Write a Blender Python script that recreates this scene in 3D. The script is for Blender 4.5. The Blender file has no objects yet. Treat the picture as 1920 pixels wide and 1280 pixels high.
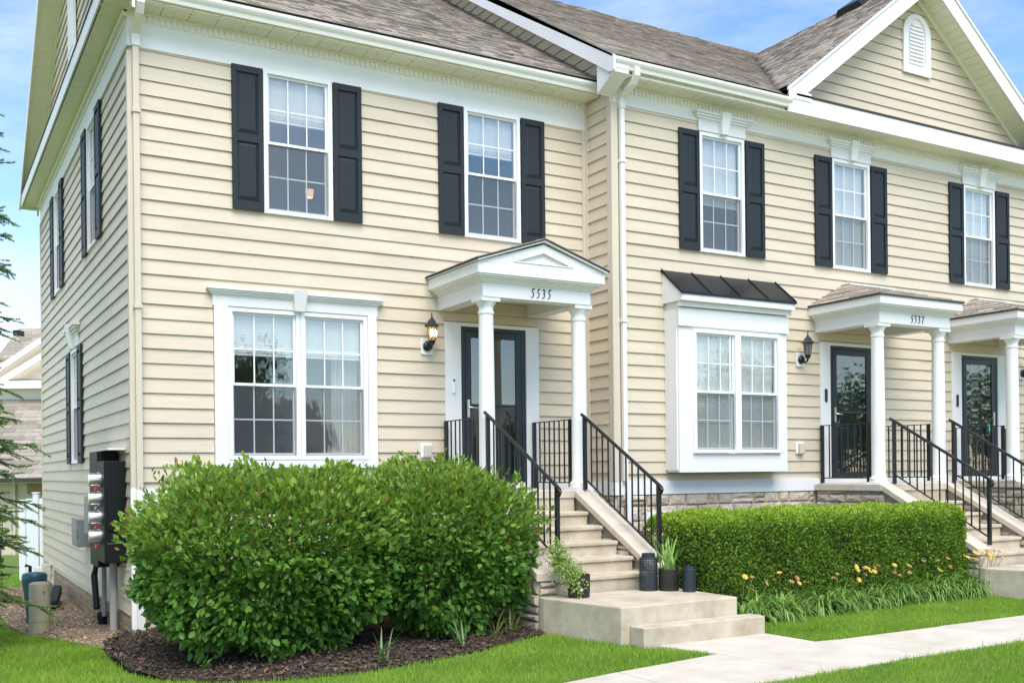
import bpy, math, random
import numpy as np
from mathutils import Vector, Matrix
random.seed(7); RNG = np.random.default_rng(11)
R = math.radians
sc = bpy.context.scene
COL = sc.collection

# ------------------------------------------------------------------ camera
CAM_H = 1.76
F_PX, YAW, HOR, ROLL = 1928.0, 1.046954534584665, 884.05, 0.010471975511965976
cam = bpy.data.cameras.new('camera'); co = bpy.data.objects.new('camera', cam); COL.objects.link(co)
sc.camera = co
cam.sensor_fit = 'HORIZONTAL'; cam.sensor_width = 36.0
cam.lens = 36.0 * F_PX / 1920.0
cam.shift_y = (HOR - 640.0) / 1920.0
cam.clip_start = 0.1; cam.clip_end = 2000
fwd = Vector((math.cos(YAW), math.sin(YAW), 0)); rgt = Vector((math.sin(YAW), -math.cos(YAW), 0)); up = Vector((0, 0, 1))
# small roll of the hand-held camera
r2 = rgt * math.cos(ROLL) - up * math.sin(ROLL) * -1.0
r2 = (rgt * math.cos(-ROLL) + up * math.sin(-ROLL)).normalized()
u2 = r2.cross(fwd).normalized()
M = Matrix((r2, u2, -fwd)).transposed().to_4x4(); M.translation = Vector((0, 0, CAM_H))
co.matrix_world = M

# ------------------------------------------------------------------ world, sun, exposure
SUN_EL, SUN_AZ = R(57), R(196)        # azimuth clockwise from +Y
w = bpy.data.worlds.new('World'); sc.world = w; w.use_nodes = True
nt = w.node_tree; nt.nodes.clear()
def N(t, **k):
    n = nt.nodes.new(t)
    for a, b in k.items(): setattr(n, a, b)
    return n
out = N('ShaderNodeOutputWorld'); bg = N('ShaderNodeBackground'); bg.inputs[1].default_value = 0.125
sky = N('ShaderNodeTexSky', sky_type='NISHITA', sun_disc=False); sky.sun_elevation = SUN_EL; sky.sun_rotation = SUN_AZ
sky.air_density = 1.0; sky.dust_density = 0.0; sky.ozone_density = 2.0
tc = N('ShaderNodeTexCoord'); mp = N('ShaderNodeMapping'); mp.inputs['Scale'].default_value = (1.0, 1.0, 3.2)
nz = N('ShaderNodeTexNoise'); nz.inputs['Scale'].default_value = 1.7; nz.inputs['Detail'].default_value = 9; nz.inputs['Roughness'].default_value = 0.62
nz.inputs['Distortion'].default_value = 0.4
cr = N('ShaderNodeValToRGB'); cr.color_ramp.elements[0].position = 0.46; cr.color_ramp.elements[1].position = 0.80
cr.color_ramp.elements[0].color = (0.03, 0.03, 0.03, 1); cr.color_ramp.elements[1].color = (0.75, 0.75, 0.75, 1)
mx = N('ShaderNodeMixRGB'); mx.inputs[2].default_value = (4.9, 5.05, 5.25, 1)
L = nt.links.new
L(tc.outputs['Generated'], mp.inputs[0]); L(mp.outputs[0], nz.inputs[0]); L(nz.outputs[0], cr.inputs[0]); L(cr.outputs[0], mx.inputs[0])
hs = N('ShaderNodeHueSaturation'); hs.inputs['Saturation'].default_value = 1.12; hs.inputs['Value'].default_value = 0.9; L(sky.outputs[0], hs.inputs['Color']); L(hs.outputs[0], mx.inputs[1]); L(mx.outputs[0], bg.inputs[0]); L(bg.outputs[0], out.inputs[0])
sl = bpy.data.lights.new('sun', 'SUN'); sl.energy = 2.2; sl.angle = R(48); sl.color = (1.0, 0.94, 0.84)
so = bpy.data.objects.new('sun', sl); COL.objects.link(so)
sd = Vector((math.sin(SUN_AZ) * math.cos(SUN_EL), math.cos(SUN_AZ) * math.cos(SUN_EL), math.sin(SUN_EL)))
so.rotation_euler = sd.to_track_quat('Z', 'Y').to_euler()
sc.view_settings.view_transform = 'Standard'; sc.view_settings.look = 'None'
sc.view_settings.exposure = 1.20; sc.view_settings.gamma = 1.0; sc.view_settings.use_curve_mapping = False
sc.cycles.max_bounces = 8; sc.cycles.transparent_max_bounces = 16
sc.cycles.caustics_reflective = False; sc.cycles.caustics_refractive = False

# ------------------------------------------------------------------ materials
def mat(name, col, rough=0.6, var=0.0, scale=6.0, bump=0.0, bscale=60.0, col2=None, metal=0.0, spec=0.5,
        rand=0.0, attr=None, stretch=(1, 1, 1), trans=0.0, bdist=0.01, detail=4.0, thr=None):
    m = bpy.data.materials.new(name); m.use_nodes = True
    t = m.node_tree; nd = t.nodes; b = nd['Principled BSDF']; l = t.links.new
    b.inputs['Roughness'].default_value = rough; b.inputs['Metallic'].default_value = metal
    b.inputs['Specular IOR Level'].default_value = spec
    tc = nd.new('ShaderNodeTexCoord'); mp = nd.new('ShaderNodeMapping'); mp.inputs['Scale'].default_value = stretch
    l(tc.outputs['Object'], mp.inputs[0])
    c = tuple(col) + (1,)
    if attr:
        a = nd.new('ShaderNodeAttribute'); a.attribute_name = attr; src = a.outputs['Color']
    else:
        rgb = nd.new('ShaderNodeRGB'); rgb.outputs[0].default_value = c; src = rgb.outputs[0]
    if var > 0 or col2:
        n = nd.new('ShaderNodeTexNoise'); n.inputs['Scale'].default_value = scale; n.inputs['Detail'].default_value = detail
        n.inputs['Roughness'].default_value = 0.65
        l(mp.outputs[0], n.inputs[0])
        rp = nd.new('ShaderNodeMapRange')
        lo, hi = thr if thr else (0.3, 0.7)
        rp.inputs[1].default_value = lo; rp.inputs[2].default_value = hi
        l(n.outputs[0], rp.inputs[0])
        mx = nd.new('ShaderNodeMixRGB')
        if col2: mx.inputs[2].default_value = tuple(col2) + (1,)
        else:
            mx.blend_type = 'MULTIPLY'; mx.inputs[2].default_value = (1 - var,) * 3 + (1,)
        l(rp.outputs[0], mx.inputs[0]); l(src, mx.inputs[1]); src = mx.outputs[0]
    if rand > 0:
        oi = nd.new('ShaderNodeObjectInfo'); hs = nd.new('ShaderNodeHueSaturation')
        rr = nd.new('ShaderNodeMapRange'); rr.inputs[3].default_value = 1 - rand; rr.inputs[4].default_value = 1 + rand
        l(oi.outputs['Random'], rr.inputs[0]); l(rr.outputs[0], hs.inputs['Value']); l(src, hs.inputs['Color']); src = hs.outputs[0]
    l(src, b.inputs['Base Color'])
    if bump > 0:
        n2 = nd.new('ShaderNodeTexNoise'); n2.inputs['Scale'].default_value = bscale; n2.inputs['Detail'].default_value = 5
        l(mp.outputs[0], n2.inputs[0])
        bp = nd.new('ShaderNodeBump'); bp.inputs['Strength'].default_value = bump; bp.inputs['Distance'].default_value = bdist
        l(n2.outputs[0], bp.inputs['Height']); l(bp.outputs[0], b.inputs['Normal'])
    if trans > 0:
        tr = nd.new('ShaderNodeBsdfTranslucent'); l(src, tr.inputs[0]); ms = nd.new('ShaderNodeMixShader'); ms.inputs[0].default_value = trans
        l(b.outputs[0], ms.inputs[1]); l(tr.outputs[0], ms.inputs[2]); l(ms.outputs[0], nd['Material Output'].inputs[0])
    return m
M_ = {}
M_['siding'] = mat('vinyl_siding', (0.655, 0.562, 0.428), 0.5, var=0.10, scale=.9, bump=0.35, bscale=3.0, stretch=(1, 1, 5), rand=0.03, bdist=0.012, detail=8)
M_['sidetrim'] = mat('siding_trim', (0.64, 0.56, 0.45), 0.5, var=0.05, scale=3)
M_['white'] = mat('white_trim', (0.83, 0.83, 0.81), 0.5, var=0.09, scale=1.6, detail=9, bump=0.05, bscale=20)
M_['vinylwhite'] = mat('white_vinyl', (0.84, 0.85, 0.86), 0.35)
M_['soffit'] = mat('cream_soffit', (0.84, 0.83, 0.66), 0.5, var=0.06, scale=5)
M_['gutter'] = mat('cream_gutter', (0.80, 0.80, 0.74), 0.35, var=0.06, scale=4, stretch=(1, 4, 4))
M_['shutter'] = mat('dark_slate_shutter', (0.020, 0.027, 0.033), 0.55, spec=0.3, var=0.12, scale=14, bump=0.15, bscale=80, stretch=(4, 4, 1))
M_['blackmetal'] = mat('black_painted_iron', (0.012, 0.014, 0.016), 0.33, bump=0.05, bscale=60)
M_['blackroof'] = mat('black_standing_seam', (0.016, 0.020, 0.026), 0.30, var=0.3, scale=3, metal=0.4)
M_['door'] = mat('charcoal_door', (0.016, 0.023, 0.028), 0.4)
M_['doorin'] = mat('inner_door', (0.022, 0.030, 0.036), 0.45)
M_['shingle'] = mat('asphalt_shingle', (0.34, 0.295, 0.25), 0.95, col2=(0.43, 0.375, 0.325), scale=9, bump=0.8, bscale=160, rand=0.22, bdist=0.004, spec=0.2)
M_['shinglesA'] = mat('asphalt_shingles_mass', (1, 1, 1), 0.95, var=0.22, scale=11, bump=0.8, bscale=160, attr='Col', bdist=0.004, spec=0.2)
M_['shingledark'] = mat('shingle_edge', (0.06, 0.055, 0.05), 0.95, spec=0.2)
M_['shingletan'] = mat('tan_shingle', (0.33, 0.275, 0.225), 0.95, col2=(0.22, 0.18, 0.15), scale=7, bump=0.8, bscale=120, rand=0.2, spec=0.2)
M_['concrete'] = mat('weathered_concrete', (0.56, 0.485, 0.375), 0.85, col2=(0.36, 0.295, 0.21), scale=3.2, bump=0.5, bscale=90, thr=(0.42, 0.72), detail=12, bdist=0.008)
M_['cap'] = mat('cast_stone_cap', (0.59, 0.515, 0.425), 0.8, col2=(0.36, 0.30, 0.24), scale=4, bump=0.4, bscale=70, thr=(0.5, 0.85), detail=8)
M_['walk'] = mat('sidewalk_concrete', (0.60, 0.54, 0.455), 0.85, col2=(0.48, 0.42, 0.34), scale=2.6, bump=0.4, bscale=110, thr=(0.42, 0.72), detail=12, rand=0.03)
M_['stone'] = mat('ashlar_stone', (0.56, 0.48, 0.385), 0.85, col2=(0.36, 0.295, 0.22), scale=9, bump=1.0, bscale=26, rand=0.22, thr=(0.4, 0.75), bdist=0.02, detail=7)
M_['mortar'] = mat('mortar', (0.30, 0.27, 0.23), 0.9, var=0.2, scale=10, bump=0.4, bscale=60)
M_['brick'] = mat('tan_block', (0.36, 0.265, 0.16), 0.85, col2=(0.24, 0.18, 0.12), scale=8, bump=0.6, bscale=60, rand=0.15)
M_['mulch'] = mat('mulch_soil', (0.034, 0.022, 0.014), 0.95, col2=(0.085, 0.058, 0.038), scale=30, bump=1.0, bscale=60, bdist=0.03)
M_['gravel'] = mat('gravel_soil', (0.20, 0.135, 0.085), 0.95, col2=(0.36, 0.27, 0.18), scale=7, bump=1.0, bscale=70, bdist=0.03, detail=8)
M_['soil'] = mat('ground_soil', (0.12, 0.19, 0.035), 0.95, var=0.3, scale=2, bump=0.5, bscale=40)
M_['chips'] = mat('mulch_chip', (1, 1, 1), 0.9, attr='Col')
M_['grass'] = mat('grass_blade', (1, 1, 1), 0.55, attr='Col', trans=0.45, spec=0.3)
M_['leafA'] = mat('foliage', (1, 1, 1), 0.5, attr='Col', trans=0.34, spec=0.35)
M_['leaf'] = mat('shrub_leaf', (0.11, 0.245, 0.036), 0.48, trans=0.30, rand=0.35, spec=0.45)
M_['lily'] = mat('lily_blade', (0.10, 0.20, 0.045), 0.45, attr='Col', trans=0.3)
M_['stem'] = mat('brown_stem', (0.06, 0.04, 0.03), 0.9, var=0.3, scale=20)
M_['bark'] = mat('bark', (0.10, 0.075, 0.055), 0.95, var=0.4, scale=14, bump=0.8, bscale=30)
M_['petal'] = mat('yellow_petal', (0.90, 0.62, 0.13), 0.5, trans=0.3, rand=0.15)
M_['petaldry'] = mat('faded_petal', (0.50, 0.27, 0.13), 0.7, trans=0.2, rand=0.2)
M_['pink'] = mat('pale_petal', (0.75, 0.60, 0.55), 0.6, trans=0.3)
M_['pot'] = mat('matte_black_pot', (0.018, 0.018, 0.018), 0.55, bump=0.1, bscale=40)
M_['lantern'] = mat('slate_metal', (0.032, 0.042, 0.056), 0.45, metal=0.3)
M_['greybox'] = mat('grey_enamel', (0.28, 0.30, 0.31), 0.45, var=0.25, scale=6)
M_['pvc'] = mat('grey_pvc', (0.42, 0.41, 0.38), 0.5, var=0.15, scale=6)
M_['meterblack'] = mat('black_enamel', (0.006, 0.008, 0.009), 0.55, spec=0.25)
M_['steel'] = mat('meter_steel', (0.62, 0.63, 0.64), 0.25, metal=0.8)
M_['nickel'] = mat('brushed_nickel', (0.62, 0.58, 0.50), 0.3, metal=0.9)
M_['red'] = mat('red_tag', (0.65, 0.02, 0.02), 0.4)
M_['tanped'] = mat('tan_plastic', (0.36, 0.335, 0.24), 0.5, var=0.2, scale=4)
M_['teal'] = mat('dark_teal_plastic', (0.018, 0.085, 0.105), 0.4, var=0.15, scale=5)
M_['tealbright'] = mat('teal_lockbox', (0.02, 0.45, 0.40), 0.4)
M_['outlet'] = mat('cloudy_cover', (0.62, 0.60, 0.50), 0.25, var=0.25, scale=20)
M_['blind'] = mat('blind_white', (0.90, 0.90, 0.88), 0.5)
M_['blindtan'] = mat('woven_shade', (0.50, 0.50, 0.42), 0.7)
M_['curtain'] = mat('sheer_curtain', (0.80, 0.82, 0.84), 0.8, trans=0.4)
M_['room'] = mat('room_paint', (0.30, 0.32, 0.34), 0.9)
M_['number'] = mat('number_black', (0.01, 0.01, 0.011), 0.4)
M_['muntin'] = mat('muntin', (0.80, 0.83, 0.86), 0.4)
M_['needle'] = mat('spruce_needle', (1, 1, 1), 0.55, attr='Col', trans=0.15)
M_['slate'] = mat('blue_grey_vinyl', (0.22, 0.30, 0.34), 0.5)

def glass_mat(name, fac_lo, tint=(0.80, 0.86, 0.88), wav=0.0):
    m = bpy.data.materials.new(name); m.use_nodes = True; t = m.node_tree; nd = t.nodes; nd.clear(); l = t.links.new
    o = nd.new('ShaderNodeOutputMaterial'); ms = nd.new('ShaderNodeMixShader'); tr = nd.new('ShaderNodeBsdfTransparent'); g = nd.new('ShaderNodeBsdfGlossy')
    tr.inputs[0].default_value = tint + (1,); g.inputs['Roughness'].default_value = 0.015; g.inputs[0].default_value = (1.0, 0.97, 0.92, 1)
    fr = nd.new('ShaderNodeLayerWeight'); fr.inputs[0].default_value = 0.5
    pw = nd.new('ShaderNodeMath'); pw.operation = 'POWER'; pw.inputs[1].default_value = 4.0; l(fr.outputs['Facing'], pw.inputs[0])
    ad = nd.new('ShaderNodeMath'); ad.operation = 'MULTIPLY_ADD'; ad.inputs[1].default_value = 0.85; ad.inputs[2].default_value = fac_lo; ad.use_clamp = True
    l(pw.outputs[0], ad.inputs[0]); l(ad.outputs[0], ms.inputs[0]); l(tr.outputs[0], ms.inputs[1]); l(g.outputs[0], ms.inputs[2]); l(ms.outputs[0], o.inputs[0])
    if wav > 0:
        tcn = nd.new('ShaderNodeTexCoord'); n = nd.new('ShaderNodeTexNoise'); n.inputs['Scale'].default_value = 2.2; n.inputs['Detail'].default_value = 1
        l(tcn.outputs['Object'], n.inputs[0]); bp = nd.new('ShaderNodeBump'); bp.inputs['Strength'].default_value = wav; bp.inputs['Distance'].default_value = 0.02
        l(n.outputs[0], bp.inputs['Height']); l(bp.outputs[0], g.inputs['Normal'])
    return m
M_['glass'] = glass_mat('window_glass', 0.14, tint=(.97,.98,.98), wav=0.035)
M_['glassdoor'] = glass_mat('storm_door_glass', 0.11, wav=0.035)
def screen_mat():
    m = bpy.data.materials.new('insect_screen'); m.use_nodes = True; t = m.node_tree; nd = t.nodes; l = t.links.new
    b = nd['Principled BSDF']; b.inputs['Base Color'].default_value = (0.12, 0.14, 0.155, 1); b.inputs['Roughness'].default_value = 0.7
    tr = nd.new('ShaderNodeBsdfTransparent'); ms = nd.new('ShaderNodeMixShader'); ms.inputs[0].default_value = 0.17
    l(tr.outputs[0], ms.inputs[1]); l(b.outputs[0], ms.inputs[2]); l(ms.outputs[0], nd['Material Output'].inputs[0]); return m
M_['screen'] = screen_mat()
def emit(name, col, s):
    m = bpy.data.materials.new(name); m.use_nodes = True; b = m.node_tree.nodes['Principled BSDF']
    b.inputs['Base Color'].default_value = (0.8, 0.7, 0.5, 1); b.inputs['Emission Color'].default_value = tuple(col) + (1,); b.inputs['Emission Strength'].default_value = s
    return m
M_['bulb'] = emit('warm_bulb', (1.0, 0.62, 0.28), 5.0)
M_['warm'] = emit('warm_lamp', (1.0, 0.55, 0.28), 0.55)
M_['lampglass'] = mat('glow_tint_glass', (0.75, 0.62, 0.42), 0.25, trans=0.5)  # lantern glass with the glow of lit bulbs painted into its colour
M_['lampglass2'] = mat('unlit_tint_glass', (0.34, 0.32, 0.26), 0.25, trans=0.5)  # same lantern glass, darker colour painted for the unlit state

# ------------------------------------------------------------------ mesh helpers
class MB:
    def __init__(s): s.v = []; s.f = []; s.smooth = False
    def add(s, vs, fs):
        n = len(s.v); s.v += [tuple(p) for p in vs]; s.f += [tuple(i + n for i in f) for f in fs]; return s
    def hexa(s, p):   # 8 points: bottom 0-3 ccw, top 4-7
        return s.add(p, [(0, 3, 2, 1), (4, 5, 6, 7), (0, 1, 5, 4), (1, 2, 6, 5), (2, 3, 7, 6), (3, 0, 4, 7)])
    def box(s, x0, x1, y0, y1, z0, z1):
        if x0 > x1: x0, x1 = x1, x0
        if y0 > y1: y0, y1 = y1, y0
        if z0 > z1: z0, z1 = z1, z0
        return s.hexa([(x0, y0, z0), (x1, y0, z0), (x1, y1, z0), (x0, y1, z0), (x0, y0, z1), (x1, y0, z1), (x1, y1, z1), (x0, y1, z1)])
    def prism(s, poly, fn, a, b):   # poly of (p,q); fn(p,q,t)->xyz ; extruded t=a..b
        n = len(poly); vs = [fn(p, q, a) for p, q in poly] + [fn(p, q, b) for p, q in poly]
        fs = [tuple(range(n))[::-1], tuple(range(n, 2 * n))] + [(i, (i + 1) % n, n + (i + 1) % n, n + i) for i in range(n)]
        return s.add(vs, fs)
    def tube(s, pts, r, n=6, caps=True):
        pts = [Vector(p) for p in pts]; rs = r if isinstance(r, (list, tuple)) else [r] * len(pts)
        vs = []; 
        for i, p in enumerate(pts):
            d = (pts[min(i + 1, len(pts) - 1)] - pts[max(i - 1, 0)]).normalized()
            a = d.cross(Vector((0, 0, 1)) if abs(d.z) < 0.95 else Vector((1, 0, 0))).normalized(); b = d.cross(a)
            for k in range(n):
                t = 2 * math.pi * k / n; vs.append(p + a * math.cos(t) * rs[i] + b * math.sin(t) * rs[i])
        fs = [(i * n + k, i * n + (k + 1) % n, (i + 1) * n + (k + 1) % n, (i + 1) * n + k) for i in range(len(pts) - 1) for k in range(n)]
        if caps: fs += [tuple(range(n))[::-1], tuple(range((len(pts) - 1) * n, len(pts) * n))]
        return s.add(vs, fs)
    def lathe(s, prof, c=(0, 0, 0), n=24, closed=False):
        vs = [(c[0] + r * math.cos(2 * math.pi * k / n), c[1] + r * math.sin(2 * math.pi * k / n), c[2] + z) for r, z in prof for k in range(n)]
        m = len(prof)
        fs = [(i * n + k, i * n + (k + 1) % n, (i + 1) * n + (k + 1) % n, (i + 1) * n + k) for i in range(m - 1) for k in range(n)]
        fs += [tuple(range(n))[::-1], tuple(range((m - 1) * n, m * n))]
        return s.add(vs, fs)
    def mesh(s, name, m, smooth=False, bevel=0):
        me = bpy.data.meshes.new(name); me.from_pydata(s.v, [], s.f)
        me.materials.append(M_[m] if isinstance(m, str) else m)
        if smooth or s.smooth:
            me.polygons.foreach_set('use_smooth', [True] * len(me.polygons))
            try: me.set_sharp_from_angle(angle=R(40))
            except Exception: pass
        me.update(); return me
def wloc(o):
    p = Vector((0, 0, 0))
    while o: p += o.location; o = o.parent
    return p
def put(name, me, parent=None, at=(0, 0, 0), world=True, rot=None, label=None, kind=None):
    o = bpy.data.objects.new(name, me); COL.objects.link(o); o.parent = parent
    o.location = Vector(at) - (wloc(parent) if (parent and world) else Vector((0, 0, 0)))
    if rot: o.rotation_euler = rot
    if label: o['label'] = label
    if kind: o['kind'] = kind
    return o
def build(mb, name, m, parent=None, smooth=False, label=None, kind=None, bev=0):
    o = put(name, mb.mesh(name, m, smooth), parent, label=label, kind=kind)
    if bev:
        b = o.modifiers.new('bevel', 'BEVEL'); b.width = bev; b.segments = 2; b.limit_method = 'ANGLE'; b.angle_limit = R(35)
    return o
def thing(name, loc, label, cat, group=None):
    o = bpy.data.objects.new(name, None); COL.objects.link(o); o.location = loc; o.empty_display_size = 0.2
    o['label'] = label; o['category'] = cat
    if group: o['group'] = group
    return o
def tag(o, label, cat, group=None):
    o['label'] = label; o['category'] = cat
    if group: o['group'] = group
    return o
def copy_tree(o, parent=None):
    c = o.copy(); COL.objects.link(c); c.parent = parent
    for ch in [q for q in o.children]: copy_tree(ch, c)
    return c
_unit = {}
def ubox(m):
    if m not in _unit:
        _unit[m] = MB().box(-.5, .5, -.5, .5, -.5, .5).mesh('block', m)
    return _unit[m]
def bx(name, m, parent, x0, x1, y0, y1, z0, z1, **k):
    """one box object on a shared unit mesh"""
    o = put(name, ubox(m), parent, ((x0 + x1) / 2, (y0 + y1) / 2, (z0 + z1) / 2), **k)
    o.scale = (abs(x1 - x0), abs(y1 - y0), abs(z1 - z0)); return o
def arrmesh(name, verts, faces_n, m, cols=None, smooth=False):
    """verts (F, n, 3) independent faces with n corners; cols (F,3)"""
    F, n, _ = verts.shape
    me = bpy.data.meshes.new(name); me.vertices.add(F * n); me.vertices.foreach_set('co', verts.reshape(-1).astype(np.float32))
    me.loops.add(F * n); me.loops.foreach_set('vertex_index', np.arange(F * n, dtype=np.int32))
    me.polygons.add(F); me.polygons.foreach_set('loop_start', np.arange(0, F * n, n, dtype=np.int32)); me.polygons.foreach_set('loop_total', np.full(F, n, np.int32))
    if cols is not None:
        a = me.color_attributes.new('Col', 'FLOAT_COLOR', 'POINT')
        c = np.ones((F * n, 4), np.float32); c[:, :3] = np.repeat(cols, n, axis=0); a.data.foreach_set('color', c.reshape(-1))
    me.materials.append(M_[m]); me.update(calc_edges=True); return me

# ------------------------------------------------------------------ site constants
YA, YB, XR, XC = 11.906, 11.302, 8.130, 2.056
EXP = 0.1651
def FA(u, v, z): return (u, YA - v, z)
def FB(u, v, z): return (u, YB - v, z)
def FS(u, v, z): return (XC - v, u, z)
def FR(u, v, z): return (XR - v, u, z)
def fbox(mb, F, u0, u1, v0, v1, z0, z1):
    a = F(u0, v0, z0); b = F(u1, v1, z1); return mb.box(a[0], b[0], a[1], b[1], a[2], b[2])
def fbx(name, m, parent, F, u0, u1, v0, v1, z0, z1, **k):
    a = F(u0, v0, z0); b = F(u1, v1, z1); return bx(name, m, parent, a[0], b[0], a[1], b[1], a[2], b[2], **k)

def siding(F, parent, zbots, u0, u1, openings=(), lim=None, h=EXP, name='siding_board'):
    """horizontal vinyl boards; openings = (u0,u1,z0,z1); lim(z)->(umin,umax) for gables"""
    for zb in zbots:
        zt = zb + h
        cells = []
        if lim:
            a0, b0 = lim(zb); a1, b1 = lim(zt)
            if b0 - a0 < 0.03: continue
            if b1 < a1: a1 = b1 = (a1 + b1) / 2
            cells.append([(a0, b0, a1, b1, zb, zt)])
        else:
            jo = []; q = u0 + random.uniform(.5, 3.6)
            while q < u1 - .3: jo.append(q); q += 3.66
            cuts = sorted({u0, u1} | {c for o in openings for c in o[:2] if u0 < c < u1} | set(jo))
            run = []
            for a, b in zip(cuts[:-1], cuts[1:]):
                lo, hi = zb, zt; m = (a + b) / 2; segs = [(lo, hi)]
                for o in openings:
                    if o[0] < m < o[1]:
                        ns = []
                        for s0, s1 in segs:
                            if o[2] >= s1 or o[3] <= s0: ns.append((s0, s1)); continue
                            if o[2] > s0 + .004: ns.append((s0, o[2]))
                            if o[3] < s1 - .004: ns.append((o[3], s1))
                        segs = ns
                if a in jo and run: cells.append(run); run = []
                if not segs:
                    if run: cells.append(run); run = []
                for s0, s1 in segs: run.append((a, b, a, b, s0, s1))
            if run: cells.append(run)
        for run in cells:
            mb = MB(); jv = random.choice((0, .0025)) if not lim else 0
            def vv(z): return 0.024 + jv - 0.019 * (z - zb) / h
            for a, b, a1, b1, s0, s1 in run:
                s0 = s0 + .004
                p = [F(a, 0, s0), F(b, 0, s0), F(b, vv(s0), s0), F(a, vv(s0), s0), F(a1, 0, s1), F(b1, 0, s1), F(b1, vv(s1), s1), F(a1, vv(s1), s1)]
                mb.hexa(p)
            build(mb, name, 'siding', parent)

def glass_unit(F, parent, u0, u1, z0, z1, blind=0.4, shade=None, fr=0.05, room=True, screen=True, cols=3, bl_lower=0.0):
    """double-hung window: parent mesh 'window' = frame, sub-parts sashes, panes, muntins, screen, blind"""
    mb = MB()
    fbox(mb, F, u0, u0 + fr, -.06, .035, z0, z1); fbox(mb, F, u1 - fr, u1, -.06, .035, z0, z1)
    fbox(mb, F, u0 + fr, u1 - fr, -.06, .034, z1 - fr, z1); fbox(mb, F, u0 + fr, u1 - fr, -.06, .034, z0, z0 + fr)
    fbox(mb, F, u0 + .006, u1 - .006, .035, .042, z0 + .005, z0 + .02)
    W = build(mb, 'window', 'vinylwhite', parent)
    a, b, c, d = u0 + fr, u1 - fr, z0 + fr, z1 - fr; mid = (c + d) / 2; s = 0.028
    for nm, zz0, zz1, v in (('upper_sash', mid - .018, d, -.002), ('lower_sash', c, mid + .012, -.030)):
        m2 = MB(); fbox(m2, F, a, a + s, v - .028, v, zz0, zz1); fbox(m2, F, b - s, b, v - .028, v, zz0, zz1)
        fbox(m2, F, a + s, b - s, v - .028, v - .001, zz1 - s, zz1); fbox(m2, F, a + s, b - s, v - .028, v - .001, zz0, zz0 + s * 1.1)
        build(m2, nm, 'vinylwhite', W)
        ga, gb, gc, gd = a + s, b - s, zz0 + s * 1.1, zz1 - s
        m3 = MB(); q = 0.008
        for i in range(1, cols): x = ga + (gb - ga) * i / cols; fbox(m3, F, x - q, x + q, v - .011, v - .006, gc, gd)
        zm = (gc + gd) / 2; fbox(m3, F, ga, gb, v - .0115, v - .0055, zm - q, zm + q)
        build(m3, 'muntin', 'muntin', W)
        for i in range(cols):
            for j in range(2):
                x0 = ga + (gb - ga) * i / cols; x1 = ga + (gb - ga) * (i + 1) / cols; y0 = gc + (gd - gc) * j / 2; y1 = gc + (gd - gc) * (j + 1) / 2
                fbx('pane', 'glass', W, F, x0 + .0005, x1 - .0005, v - .016, v - .012, y0 + .0005, y1 - .0005)
    if screen:
        m4 = MB(); fbox(m4, F, a + .004, b - .004, -.0065, -.005, c, mid - .02); build(m4, 'insect_screen', 'screen', W)
        m5 = MB(); fbox(m5, F, a, a + .012, -.012, -.004, c, mid - .02); fbox(m5, F, b - .012, b, -.012, -.004, c, mid - .02); fbox(m5, F, a, b, -.012, -.004, c, c + .012)
        build(m5, 'screen_frame', 'greybox', W)
    if blind > 0:
        m6 = MB(); zb = d - (d - c) * blind; z = d
        fbox(m6, F, a + .012, b - .012, -.115, -.072, d - .05, d + .01)
        while z > zb:
            p = [F(a + .015, -.082, z - .036), F(b - .015, -.082, z - .036), F(b - .015, -.075, z - .002), F(a + .015, -.075, z - .002)]
            m6.add(p, [(0, 1, 2, 3)]); z -= .036
        n0 = z
        for k in range(9):
            zz = n0 - .007 * k; fbox(m6, F, a + .015, b - .015, -.110, -.074, zz - .005, zz)
        fbox(m6, F, a + .015, b - .015, -.112, -.072, n0 - .095, n0 - .07)
        build(m6, 'blind', shade or 'blind', W)
    if bl_lower > 0:
        m7 = MB(); z = c + (d - c) * bl_lower
        while z > c:
            m7.add([F(a + .015, -.076, z - .022), F(b - .015, -.076, z - .022), F(b - .015, -.088, z + .003), F(a + .015, -.088, z + .003)], [(0, 1, 2, 3)]); z -= .026
        build(m7, 'lower_blind', shade or 'blind', W)
    if room:
        m8 = MB()
        fbox(m8, F, u0 - .5, u1 + .5, -2.6, -2.55, z0 - .7, z1 + .35)
        fbox(m8, F, u0 - .55, u0 - .5, -2.55, -.12, z0 - .7, z1 + .35); fbox(m8, F, u1 + .5, u1 + .55, -2.55, -.12, z0 - .7, z1 + .35)
        fbox(m8, F, u0 - .5, u1 + .5, -2.55, -.12, z1 + .35, z1 + .4); fbox(m8, F, u0 - .5, u1 + .5, -2.55, -.12, z0 - .75, z0 - .7)
        build(m8, 'room_interior', 'room', W)
    return W

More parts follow.
